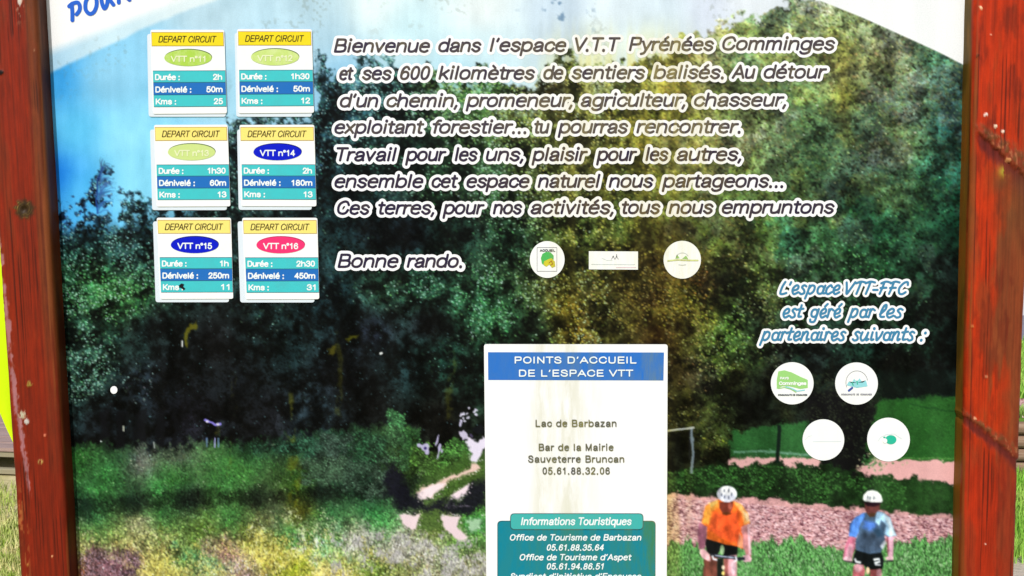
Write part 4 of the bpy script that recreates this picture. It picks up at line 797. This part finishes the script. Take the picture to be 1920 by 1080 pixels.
# ---- lettering on the sheet
ink_dark = stained('ink_dark', (46, 38, 66), (128, 112, 62), .95, blot=.25)
ink_mid = stained('ink_grey', (62, 54, 74), (150, 138, 86), 1.0, blot=.6)
halo = stained('white_halo', (250, 250, 255), (206, 196, 118), .62)
sc_blue = stained('brush_blue', (66, 134, 176), (110, 140, 120), .4, blot=.2)
LINES = [
 ('Bienvenue@626,807 dans@821,904 l’espace@917,1062 V.T.T@1078,1166 Pyrénées@1177,1339 Comminges@1354,1566', 99.5, 94.5, 'ink_grey'),
 ('et@636,665 ses@677,735 600@750,808 kilomètres@821,1004 de@1018,1058 sentiers@1070,1211 balisés.@1224,1358 Au@1370,1418 détour@1430,1551', 151, 147.5, 'ink_grey'),
 ('d’un@637,711 chemin,@723,860 promeneur,@871,1075 agriculteur,@1087,1285 chasseur,@1301,1474', 202, 200, 'ink_grey'),
 ('exploitant@627,797 forestier...@810,988 tu@1000,1033 pourras@1043,1179 rencontrer.@1192,1388', 251.5, 250, 'ink_grey'),
 ('Travail@631,748 pour@756,842 les@848,897 uns,@910,984 plaisir@994,1106 pour@1114,1197 les@1208,1256 autres,@1266,1390', 303, 302, 'ink_dark'),
 ('ensemble@627,797 cet@806,862 espace@872,995 naturel@1006,1127 nous@1140,1226 partageons...@1240,1468', 353, 352, 'ink_dark'),
 ('Ces@632,695 terres,@708,815 pour@829,915 nos@918,980 activités,@994,1151 tous@1165,1241 nous@1251,1339 empruntons@1352,1565', 403, 401, 'ink_dark'),
 ('Bonne@633,753 rando.@757,866', 502.5, 502, 'ink_dark')]
for txt, b0, b1, mn in LINES:
    st = []; 
    ws = [(wd.split('@')[0],) + tuple(map(float, wd.split('@')[1].split(','))) for wd in txt.split(' ')]
    for i, (s_, a, b) in enumerate(ws):
        if i and a - ws[i - 1][2] < 15: a += (15 - (a - ws[i - 1][2])) / 2
        if i + 1 < len(ws) and ws[i + 1][1] - b < 15: b -= (15 - (ws[i + 1][1] - b)) / 2
        st += layout(s_, a, b, b0 + (b1 - b0) * ((a + b) / 2 - 630) / 930, 27, shear=.2, wt=.17)
    ink('lettering_outline', st, 15.0, .0003, halo, sheet, 1.0, False)
    ink('lettering', st, 4.7, .0005, bpy.data.materials[mn], sheet, .8)
for txt, b0 in (('L’espace@1461,1576 VTT-FFC@1585,1704', 553), ('est@1467,1508 géré@1517,1580 par@1588,1642 les@1648,1694', 597), ('partenaires@1423,1587 suivants@1597,1716 :@1725,1737', 640)):
    st = []
    for wd in txt.split(' '):
        s_, r_ = wd.split('@'); a, b = map(float, r_.split(',')); st += layout(s_, a, b, b0, 26, B, .22, .14)
    ink('lettering_outline', st, 12.5, .0003, halo, sheet, 1.0, False); ink('lettering', st, 4.4, .0005, sc_blue, sheet, .8, False)
# title in slanting brush capitals, running out of the frame
pb = stained('title_blue', (44, 104, 214), (90, 90, 200), .3, blot=.3)
title = [[(130, 12), (136, 7), (146, 5), (150, 12), (149, 20), (144, 27)], [(135, 8), (136, 24), (136, 38)], [(166, -6), (161, 4), (161, 18), (168, 26), (176, 23), (181, 12), (181, 0), (176, -10), (168, -9)],
         [(189, -16), (191, 4), (196, 16), (201, 8), (203, -10)], [(204, -14), (207, 0), (213, 9)], [(216, -26), (222, -8), (223, 5)], [(218, -24), (232, -30), (236, -18), (226, -12), (236, -6), (243, 0)]]
ink('title_lettering', [(catmull(t, 6), (0, 0), False) for t in title], 7.4, .0008, pb, sheet, .8, False)

# ---- small round marks and stickers
white_v = stained('white_vinyl', (249, 251, 252), (222, 214, 160), .45, .3, blot=.10)
pale_v = stained('aged_white_vinyl', (226, 236, 246), (226, 220, 180), .3, .35)
emb_green = stained('emblem_green', (160, 218, 130), blot=.1); emb_teal = stained('emblem_teal', (40, 190, 160), blot=.1); emb_cyan = stained('emblem_cyan', (150, 222, 232), blot=.1)
emb_yel = stained('emblem_yellow', (216, 206, 60)); emb_grey = stained('emblem_grey', (150, 150, 165)); emb_faint = stained('emblem_faint', (222, 232, 236)); emb_blue = stained('emblem_blue', (50, 80, 170)); emb_leaf = stained('emblem_leaf', (70, 190, 100))
emb_lime = stained('emblem_lime', (226, 236, 160)); emb_pink = stained('emblem_pink', (240, 205, 218)); emb_red = stained('emblem_brown', (170, 90, 40)); dark_txt = stained('tiny_dark', (70, 80, 90))
def disc(cx, cy, rx, ry, label):
    o = slab('round_sticker', ellipse(cx, cy, rx, ry, 56), .0012, .0010, white_v, board); tag(o, label); return o
def emb(o, pts, m, k=0, name='emblem'):
    return slab(name, pts, .0016 + .0003 * k, .0002, m, o)
def stroke(o, pts, wdt, m, k=0, name='emblem'):
    return ink(name, [(pts, (0, 0), False)], wdt, .0016 + .0003 * k, m, o, .6, False)
def tiny(o, x0, x1, y, cap, word, m=dark_txt): return ink('lettering', layout(word, x0, x1, y, cap, G, 0, .2), cap * .24, .0022, m, o, .4)
d = disc(1026, 486.5, 32.5, 34.5, 'round white sticker with a green and yellow map in a thin square')
stroke(d, [(1007, 464), (1044, 464), (1044, 508.5), (1007, 508.5), (1007, 464)], 1.0, emb_grey)
emb(d, [(1014, 484), (1017, 476), (1024, 472), (1032, 473), (1038, 479), (1038, 486), (1030, 490), (1022, 499), (1016, 494)], emb_leaf, 0)
emb(d, [(1020, 490), (1028, 486), (1034, 484), (1040, 490), (1041, 499), (1035, 502), (1030, 496), (1024, 500), (1019, 496)], emb_yel, 1)
stroke(d, [(1029, 493), (1034, 489), (1036, 495), (1032, 497)], 1.3, emb_red, 2); tiny(d, 1012, 1041, 471.5, 4.2, 'ACCUEIL')
rs = slab('sticker', [(1104, 471), (1196, 471.5), (1196, 505.5), (1104, 505)], .0012, .001, white_v, board); tag(rs, 'white oblong sticker with two small walking figures')
for x, h in ((1149.5, 8), (1156, 11)):
    stroke(rs, [(x, 484 - h + 4), (x, 482)], 1.7, emb_grey); stroke(rs, [(x - 3, 486), (x, 480), (x + 3, 486)], 1.1, emb_grey)
stroke(rs, [(1128, 484), (1138, 488), (1148, 488)], .9, emb_faint); stroke(rs, [(1109, 495.5), (1190, 496)], 1.3, emb_faint); stroke(rs, [(1155, 501.5), (1192, 501.5)], 1.2, emb_pink)
d = disc(1279, 487, 35, 35.5, 'round white sticker with two small green hills over a pale yellow line')
stroke(d, ellipse(1279, 482, 11, 8, 24)[12:] , 1.0, emb_faint); emb(d, [(1266, 485), (1269, 477), (1274, 484)], emb_green, 0); emb(d, [(1279, 485), (1286, 479), (1290, 486)], emb_green, 0)
stroke(d, [(1252, 489), (1270, 487), (1290, 488), (1308, 488)], 2.6, emb_lime, 1); stroke(d, [(1272, 496), (1279, 497), (1286, 496)], 1, emb_faint, 1)
d = disc(1485, 718.5, 40, 39.5, 'round white sticker with a pale green hill shape and blue wave')
emb(d, [(1456, 712), (1459, 696), (1470, 694), (1484, 698), (1500, 706), (1514, 712), (1514, 727), (1500, 729), (1480, 724), (1466, 724), (1456, 729)], emb_green, 0)
tiny(d, 1462, 1478, 711, 4.5, 'PAYS', white_v); tiny(d, 1460, 1511, 721.5, 6.5, 'Comminges', white_v); stroke(d, [(1473, 725), (1484, 728), (1494, 733), (1508, 731)], 2, emb_cyan, 1); stroke(d, [(1459, 728), (1470, 726), (1482, 729), (1492, 735)], 1.6, emb_green, 1)
tiny(d, 1458, 1513, 741.5, 3, 'COMMUNAUTE DE COMMUNES')
d = disc(1605.5, 719, 40, 39.5, 'round white sticker with pale blue mountains under a thin arc')
stroke(d, ellipse(1606, 717, 20.5, 22, 32)[14:], 1.0, emb_grey); emb(d, [(1587, 722), (1591, 715), (1596, 718), (1601, 710), (1606, 716), (1611, 709), (1617, 717), (1623, 713), (1626, 724), (1606, 727)], emb_cyan, 0)
stroke(d, [(1597, 717), (1599, 722)], 2, emb_teal, 1); stroke(d, [(1606, 714), (1607, 720)], 2, emb_teal, 1); stroke(d, [(1591, 732), (1597, 727)], 4, emb_blue, 1); tiny(d, 1576, 1634, 740.5, 3, 'COMMUNAUTE  DE  COMMUNES', emb_grey)
d = disc(1543.5, 824.5, 39, 38.5, 'round white sticker, almost blank, with one faint line')
stroke(d, [(1509, 824), (1515, 818), (1522, 816)], .8, emb_faint); stroke(d, [(1524, 827.5), (1576, 827)], 1.1, emb_faint)
d = disc(1665.5, 824, 40, 41, 'round white sticker with a teal oval blot in the middle')
stroke(d, [(1646, 826), (1651, 819), (1662, 814), (1676, 813), (1686, 820), (1690, 822)], 1.4, emb_faint); emb(d, [(1655, 817), (1660, 820), (1663, 824)] [:0] + ellipse(1669.5, 824, 10.5, 8.5, 28), emb_teal, 1); emb(d, ellipse(1658.5, 826, 4.2, 4.6, 16), white_v, 2); emb(d, ellipse(1657.5, 819.5, 2.2, 1.4, 10), emb_teal, 1)

# ---- the six route cards
yel = [stained('card_yellow', (246, 222, 40), (206, 176, 40), .5, blot=.25), stained('card_pale_yellow', (252, 232, 130), (226, 206, 60), .5, blot=.15)]
teal = stained('card_teal', (70, 200, 206), (90, 160, 170), .4, blot=.25); blu = stained('card_blue', (38, 112, 194), (60, 120, 180), .4, blot=.25)
rim = stained('band_rim', (52, 110, 130)); wht_ink = stained('white_ink', (244, 250, 252), (200, 226, 226), .6, blot=.25); blk = stained('black_ink', (56, 48, 30), (130, 110, 20), .5, blot=.45)
lime_i = stained('faded_lime', (238, 244, 200), blot=.2)
BADGE = {'lime': stained('badge_lime', (176, 214, 84), (226, 238, 176), .2, blot=.75), 'lime2': stained('badge_pale_lime', (200, 224, 124), (232, 242, 190), .2, blot=.6), 'lime3': stained('badge_faded_lime', (206, 226, 140), (226, 236, 180), .2, blot=.2), 'blue': stained('badge_blue', (14, 30, 204), blot=.0), 'pink': stained('badge_pink', (246, 56, 120), blot=.0)}
brim = stained('badge_rim_dark', (90, 110, 60)); brimb = stained('badge_rim_navy', (8, 16, 110)); brimp = stained('badge_rim_rose', (180, 40, 90))
def card(q, back, num, vals, bk, ykind, label):
    q = [np.array(p, float) for p in q]                        # TL TR BR BL
    def uv(u, v): return tuple((q[0] * (1 - u) + q[1] * u) * (1 - v) + (q[3] * (1 - u) + q[2] * u) * v)
    o = slab('route_card', rrect([uv(0, 0), uv(1, 0), uv(1, 1), uv(0, 1)], 4), .0030, .0012, white_v, board); tag(o, label)
    slab('backing_card', rrect(back, 5), .0016, .0013, pale_v, o)
    def band(name, u0, u1, v0, v1, m, fr=.0034):
        slab(name, [uv(u0, v0), uv(u1, v0), uv(u1, v1), uv(u0, v1)], fr, .0003, m, o)
    band('band_rim', .012, .99, .028, .196, rim if False else stained_rim, .0033); band('header_band', .018, .984, .036, .190, ykind, .0036)
    c = uv(.5, .333); wpx = np.linalg.norm(q[1] - q[0])
    slab('badge_rim', ellipse(c[0] + .6, c[1] - 1.0, wpx * .322, 15.6), .0033, .0003, brimb if bk == 'blue' else brimp if bk == 'pink' else brim, o)
    slab('number_badge', ellipse(c[0], c[1] + .4, wpx * .322, 15.4), .0036, .0003, BADGE[bk], o)
    v = [.489, .628, .776, .918]
    for i in range(3):
        band('band_rim', .018, .998, v[i] - .003, v[i + 1] + .002, rim, .0033 + .00003 * i); band('data_row', .02, .996, v[i] + .005, v[i + 1] - .004, blu if i == 1 else teal, .0036)
    def txt(s, u0, u1, vv, cap, m, shear, wt):
        a = uv(u0, vv); b = uv(u1, vv) if u1 else None
        ink('lettering', layout(s, a[0], b[0] if b else None, (a[1] + (b[1] if b else a[1])) / 2, cap, G, shear, wt), cap * wt, .0040, m, o, .5)
    t_ = layout('DEPART CIRCUIT', uv(.1, 0)[0], uv(.9, 0)[0], 0, 13)
    txt('DEPART CIRCUIT', .105, .895, .155, 13, blk, .22, .115)
    txt('VTT n°%d' % num, .265, .735, .385, 11.5, lime_i if bk[0] == 'l' else wht_ink, 0, .19)
    for i, (s, e) in enumerate((('Durée :', .40), ('Dénivelé :', .55), ('Kms :', .34))):
        b = v[i + 1] - .028
        txt(s, .045, e - .02, b, 11, wht_ink, 0, .215)
        val = vals[i]; wpxv = {'h': 0}; wd = sum({'m': .095, '1': .058}.get(ch, .063) for ch in val)
        txt(val, .955 - wd, .955, b, 11, wht_ink, 0, .215)
    return o
stained_rim = stained('header_rim', (190, 150, 60))
def bk(xt, yt, xr, yb, dx): return [(xt, yt), (xr - dx, yt), (xr, yb), (xt + dx, yb)]
card([(283.4, 56.5), (421.3, 56.5), (426.5, 213), (288, 214)], bk(276.5, 64, 424, 219, 3), 11, ('2h', '50m', '25'), 'lime', yel[0], 'top left route card, strong yellow header and faded lime badge')
card([(445.6, 55), (585.3, 55.5), (589.5, 211.8), (448.3, 212.8)], bk(440.5, 62, 585, 219, 3), 12, ('1h30', '50m', '12'), 'lime2', yel[0], 'top right route card, strong yellow header and pale lime badge')
card([(290, 234.5), (427.7, 234), (433, 387), (295, 387.5)], bk(282, 243, 426, 394, 4), 13, ('1h30', '60m', '13'), 'lime3', yel[1], 'middle left route card with washed-out lime badge')
card([(450, 234.5), (590, 234.2), (594, 387), (453.4, 386.6)], bk(445, 243, 585, 393.5, 3), 14, ('2h', '180m', '13'), 'blue', yel[1], 'middle right route card with blue badge')
card([(295, 408.2), (434, 408.2), (438.3, 560), (301.7, 560.4)], bk(287.5, 415, 430, 566.5, 5), 15, ('1h', '250m', '11'), 'blue', yel[1], 'bottom left route card with blue badge and a dark scuff')
c16 = card([(455, 408.4), (595.7, 408.4), (599.3, 560.6), (461.7, 561)], bk(446, 415, 590, 567, 5), 16, ('2h30', '450m', '31'), 'pink', yel[1], 'bottom right route card with pink badge')
slab('scuff', [(337, 535), (342, 531), (347, 533), (345, 537), (349, 541), (346, 544), (342, 540), (338, 539)], .0043, .0002, stained('scuff_dark', (30, 30, 36)), bpy.data.objects['route_card.004'])
slab('bird_dropping', ellipse(214, 731, 6.6, 7.2, 16), .0012, .0011, white_v, board)

# ---- notice of the welcome points
hb = stained('notice_blue', (46, 116, 206), (120, 140, 110), .6, blot=.15); gtl = stained('notice_teal', (18, 134, 158), (70, 130, 80), 1.0, blot=.35); gtab = stained('notice_tab', (66, 182, 180), (96, 170, 150), .6, blot=.2); trim = stained('notice_rim', (20, 96, 110))
nt_ = slab('notice', rrect([(907.5, 645), (1251.5, 645.5), (1249.5, 1140), (912.5, 1140)], 5), .0022, .0018, stained('notice_white', (252, 252, 254), (180, 176, 104), .45, .3, blot=.035, stops=[(0, 0), (.47, .0), (.485, .12), (.50, .02), (.515, .1), (.53, .75), (.545, .45), (.56, .9), (.578, .35), (.60, .08), (.64, .03), (.655, .10), (.67, .3), (1, 0)]), board); tag(nt_, 'tall white notice with blue heading and teal tourist office box')
slab('header_band', [(915, 660), (1244.5, 660.5), (1243.5, 713), (915.5, 712)], .0026, .0003, hb, nt_)
slab('box_rim', rrect([(932.5, 975.5), (1229, 975.5), (1228.5, 1130), (932.5, 1130)], 8), .0025, .0003, trim, nt_)
slab('tourist_box', rrect([(934, 977), (1228, 977), (1227.5, 1129), (934, 1129)], 8), .0028, .0003, gtl, nt_)
slab('tab_rim', rrect([(956.5, 961.5), (1206, 961.5), (1206, 992.8), (956.5, 992.8)], 8), .0031, .0003, trim, nt_)
slab('tab', rrect([(958, 962.8), (1204.5, 962.8), (1204.5, 990.8), (958, 990.8)], 7), .0034, .0003, gtab, nt_)
grey_ink = stained('notice_ink', (84, 84, 84), (170, 164, 80), .8, blot=.35)
def ntx(s, x0, x1, base, cap, m, shear, wt, res=.6, tr=0.0):
    st = []; L = layout(s, x0, x1, base, cap, G, shear, wt, tr); ink('lettering', L, cap * wt, .0039, m, nt_, res)
ntx('POINTS D’ACCUEIL', 965, 1193, 681, 13, wht_ink, 0, .19, tr=.06); ntx('DE L’ESPACE VTT', 973, 1187, 705.5, 13, wht_ink, 0, .19, tr=.06)
for s, a, b, y in (('Lac de Barbazan', 1004, 1155.5, 799.5), ('Bar de la Mairie', 1010, 1150, 844.3), ('Sauveterre Bruncan', 990, 1170, 866.3), ('05.61.88.32.06', 1017, 1143, 888.5)): ntx(s, a, b, y, 13.6, grey_ink, 0, .165, tr=.1)
ntx('Informations Touristiques', 976.7, 1184, 983.5, 15, wht_ink, .18, .17, tr=.03)
for s, a, b, y in (('Office de Tourisme de Barbazan', 956, 1202, 1012.2), ('05.61.88.35.64', 1025, 1132, 1031), ('Office de Tourisme d’Aspet', 974.3, 1184, 1049.2), ('05.61.94.86.51', 1025, 1132, 1066.3), ('Syndicat d’Initiative d’Encausse', 956.7, 1202, 1085), ('05.61.88.35.64', 1025, 1132, 1104)): ntx(s, a, b, y, 12, wht_ink, .18, .18, tr=.05)

# ================================================================ the place behind
random.seed(4)
def on_plane_z(px, py, z):
    u = (px - 960) / FPX; v = (540 - py) / FPX; dy = CP + v * SP; dz = -SP + v * CP; t = (z - CAMZ) / dz; return u * t, CAMY + dy * t, z
def big(name, x0, x1, y0, y1, z, m):
    return tag(mesh(name, [(x0, y0, z), (x1, y0, z), (x1, y1, z), (x0, y1, z)], [(0, 1, 2, 3)], m), kind='structure')
soil = mat('lawn_soil', (.34, .32, .10, 1), .9, .1, (30, .5, .02), (2.2, 1.0, (.62, .52, .30)))
big('ground', -900, 900, -300, 1500, 0, soil)
YL = on_plane_z(1905, 890, 0)[1]; TZ = .335
soil2 = mat('terrace_lawn', (.10, .22, .03, 1), .9, .1, (30, .5, .02), (5, .7, (.2, .3, .05)))
ter = box('terrace', 2.35, 60.2, YL + .06, 130, .02, TZ, soil2); tag(ter, kind='structure')
yA, yB = on_plane_z(1915, 592, TZ)[1], on_plane_z(1915, 640, TZ)[1]; yC = on_plane_z(1915, 482, TZ)[1]
gravel_m = mat('pale_gravel', (.62, .60, .64, 1), .9, .1, (40, .4, .02), (3, .5, (.5, .48, .5)))
big('road', 2.4, 60, yA, 129, TZ + .004, gravel_m)
big('kerb_strip', 2.4, 60, yB, yA - .02, TZ + .004, mat('grey_setts', (.20, .19, .24, 1), .9, .1, (30, .5, .02), (14, .6, (.34, .33, .36))))
bedm = mat('bed_soil', (.22, .12, .09, 1), .9, .1, (60, .6, .02))
yP0, yP1 = YL + .08, on_plane_z(1915, 748, TZ)[1]
big('flower_bed', 2.37, 12.4, yP0, yP1, TZ + .004, bedm)
path_m = mat('sandy_path', (.50, .42, .34, 1), .9, .1, (40, .5, .02), (9, .7, (.32, .28, .18)))
pth = on_plane_z(1905, 1046, 0)
big('path', 1.2, 8, -.8, pth[1], .004, path_m)

# pebbles and low plants in the bed
def tri_stuff(name, V, F, m, label, cat):
    return tag(fastmesh(name, np.array(V, float), np.array(F, np.int32), m), label, cat, kind='stuff')
V, F = [], []
for i in range(2600):
    x, y = random.uniform(2.4, 4.6), random.uniform(yP0, yP1); r = random.uniform(.006, .018); b = len(V); h = r * random.uniform(.6, 1)
    a0 = random.random() * 6
    V += [(x + r * math.cos(a0 + k * 1.57), y + r * math.sin(a0 + k * 1.57), TZ + .004) for k in range(4)] + [(x + random.uniform(-.3, .3) * r, y, TZ + h * 1.6)]
    F += [(b, b + 1, b + 4), (b + 1, b + 2, b + 4), (b + 2, b + 3, b + 4), (b + 3, b, b + 4)]
tri_stuff('bark_chips', V, F, mat('rust_chips', (.42, .20, .17, 1), .8, .2, None, (30, 1.0, (.6, .45, .42))), 'reddish bark chips on the bed above the log wall', 'bark chips')
def blades(name, regs, m, label, cat, n, hmin, hmax, wd):
    V, F = [], []
    for i in range(n):
        x0, x1, y0, y1, z = random.choice(regs); x, y = random.uniform(x0, x1), random.uniform(y0, y1); h = random.uniform(hmin, hmax); a = random.random() * 6.28; l = random.uniform(.1, .7) * h; b = len(V); ww = wd * random.uniform(.6, 1.3)
        dx, dy = math.cos(a), math.sin(a); ex, ey = random.uniform(-1, 1) * l, random.uniform(-1, 1) * l
        V += [(x - dx * ww, y - dy * ww, z), (x + dx * ww, y + dy * ww, z), (x + ex * .4 + dx * ww * .7, y + ey * .4 + dy * ww * .7, z + h * .6), (x + ex * .4 - dx * ww * .7, y + ey * .4 - dy * ww * .7, z + h * .6), (x + ex, y + ey, z + h)]
        F += [(b, b + 1, b + 2), (b, b + 2, b + 3), (b + 3, b + 2, b + 4)]
    return tri_stuff(name, V, F, m, label, cat)
gm = mat('grass_blades', (.30, .46, .04, 1), .6, .2, None, (9, 1.0, (.88, .74, .40)))
gm2 = mat('green_grass_blades', (.22, .50, .05, 1), .6, .2, None, (4, .8, (.52, .66, .16)))
blades('grass', [(-3.6, -1.7, .9, YL - .25, 0), (-2.9, -1.7, .9, 2.6, 0)], gm, 'dry yellow-green lawn left of the board', 'grass', 26000, .02, .07, .003)
blades('grass', [(1.7, 3.6, pth[1], YL, 0), (1.9, 3.8, 2.0, YL, 0)], gm2, 'fresh green lawn below the log wall', 'grass', 22000, .03, .09, .0035)
blades('grass', [(2.4, 6.5, yP1, yP1 + 1.4, TZ), (3.0, 8, yP1 + 1, yB, TZ)], gm2, 'bright green lawn on the terrace behind the log wall', 'grass', 22000, .04, .1, .006)
blades('low_plants', [(2.4, 4.4, YL + .07, YL + .3, TZ)], mat('plant_leaves', (.12, .30, .05, 1), .5, .3, None, (8, .8, (.35, .45, .1))), 'low leafy plants along the top of the log wall', 'plants', 2500, .02, .07, .008)

# log wall at the right
lw = tag(empty('log_wall', (3, YL, 0)), 'low retaining wall of stacked brown logs, right of the board', 'log wall')
lm = mat('weathered_log', (.22, .13, .08, 1), .8, .2, ((6, 90, 90), .6, .006), ((3, 40, 40), .9, (.36, .25, .17)))
nlog = 4; hr = TZ / nlog / 2
for i in range(nlog):
    V, F = [], []; K = 12; z = hr + i * 2 * hr - .0; rr = hr * .96
    xs_ = np.linspace(2.3, 12.5, 16)
    for j, x in enumerate(xs_):
        for k in range(K):
            a = k / K * 2 * math.pi; V.append((x - 3, (math.cos(a)) * rr + random.uniform(-.002, .002), z + math.sin(a) * rr + random.uniform(-.002, .002)))
    for j in range(15):
        for k in range(K): F.append((j * K + k, (j + 1) * K + k, (j + 1) * K + (k + 1) % K, j * K + (k + 1) % K))
    F.append(tuple(range(K))); F.append(tuple(range(15 * K, 16 * K))[::-1])
    mesh('log', V, F, lm, lw, True)

# wooden platform at the left
YD = on_plane_z(20, 889, 0)[1]; HT = .165
deck = tag(empty('wooden_platform', (-3.3, YD, 0)), 'low grey-brown plank platform on the lawn, left of the board', 'platform'); deck.rotation_euler = (0, 0, math.radians(-7))
dm = mat('deck_boards', (.30, .20, .17, 1), .7, .2, ((5, 60, 60), .5, .004), ((4, 50, 50), .8, (.44, .31, .27))); dk = mat('deck_beam', (.30, .26, .17, 1), .8, .2, ((5, 60, 60), .5, .004))
for i in range(9): box('plank', -1.6, .42, .02 + i * .118, .125 + i * .118, HT - .025, HT + (i % 3) * .002, dm, deck, .004)
box('beam', -1.58, .40, .03, .07, HT - .062, HT - .027, dk, deck, .004); box('beam', -1.58, .40, .95, 1.0, HT - .085, HT - .027, dk, deck, .004)
for x in (-1.5, -.55, .30): box('block', x, x + .09, .06, .15, -.01, HT - .087, dk, deck)
box('beam', -1.62, .44, -.02, .018, .012, .045, dk, deck, .004)

# lime banner on a pole, behind the left post
YF = 1.7
fl = tag(empty('banner', P3(52, 900, YF)), 'lime yellow curved banner hanging behind the left post', 'banner')
ox, oy, oz = fl.location
edge = [(33, 826), (24, 808), (12, 780), (0, 752), (-16, 712), (-40, 640), (-66, 540), (-90, 420), (-104, 300), (-106, 160), (-92, 20), (-60, -90), (-20, -150), (25, -170), (52, -120), (60, 0), (66, 200), (66, 400), (64, 600), (58, 760), (48, 840)]
L_, R_ = [], []
ys_ = np.linspace(-160, 826, 40)
le = sorted([(e[1], e[0]) for e in edge[:13]]); re_ = sorted([(e[1], e[0]) for e in edge[13:]])
V, F = [], []; K = 8
for j, y in enumerate(ys_):
    a = np.interp(y, [e[0] for e in le], [e[1] for e in le]); b = np.interp(y, [e[0] for e in re_], [e[1] for e in re_])
    for s_ in (0, 1):
        for k in range(K + 1):
            t = k / K; x, yy_, z = P3(a + (b - a) * t, y, YF); V.append((x - ox, .03 * math.sin(t * 3.1 + j * .12) + s_ * .0012, z - oz))
W = K + 1
for j in range(39):
    for k in range(K):
        p0 = j * 2 * W + k; F.append((p0, p0 + 1, p0 + 2 * W + 1, p0 + 2 * W)); p1 = p0 + W; F.append((p1, p1 + 2 * W, p1 + 2 * W + 1, p1 + 1))
mesh('fabric', V, F, mat('lime_fabric', (.62, .84, .0, 1), .6, .2, (12, .15, .01)), fl, True)
x_, _, zt = P3(66, -180, YF)
V, F = [], []
for j, z in enumerate((0, zt)):
    for k in range(8): V.append((x_ - ox + .014 * math.cos(k * .785), .014 * math.sin(k * .785) + .02, z - oz))
for k in range(8): F.append((k, (k + 1) % 8, 8 + (k + 1) % 8, 8 + k))
F += [tuple(range(8)), tuple(range(8, 16))[::-1]]
mesh('pole', V, F, mat('grey_pole', (.4, .4, .42, 1), .4, .4), fl, True)
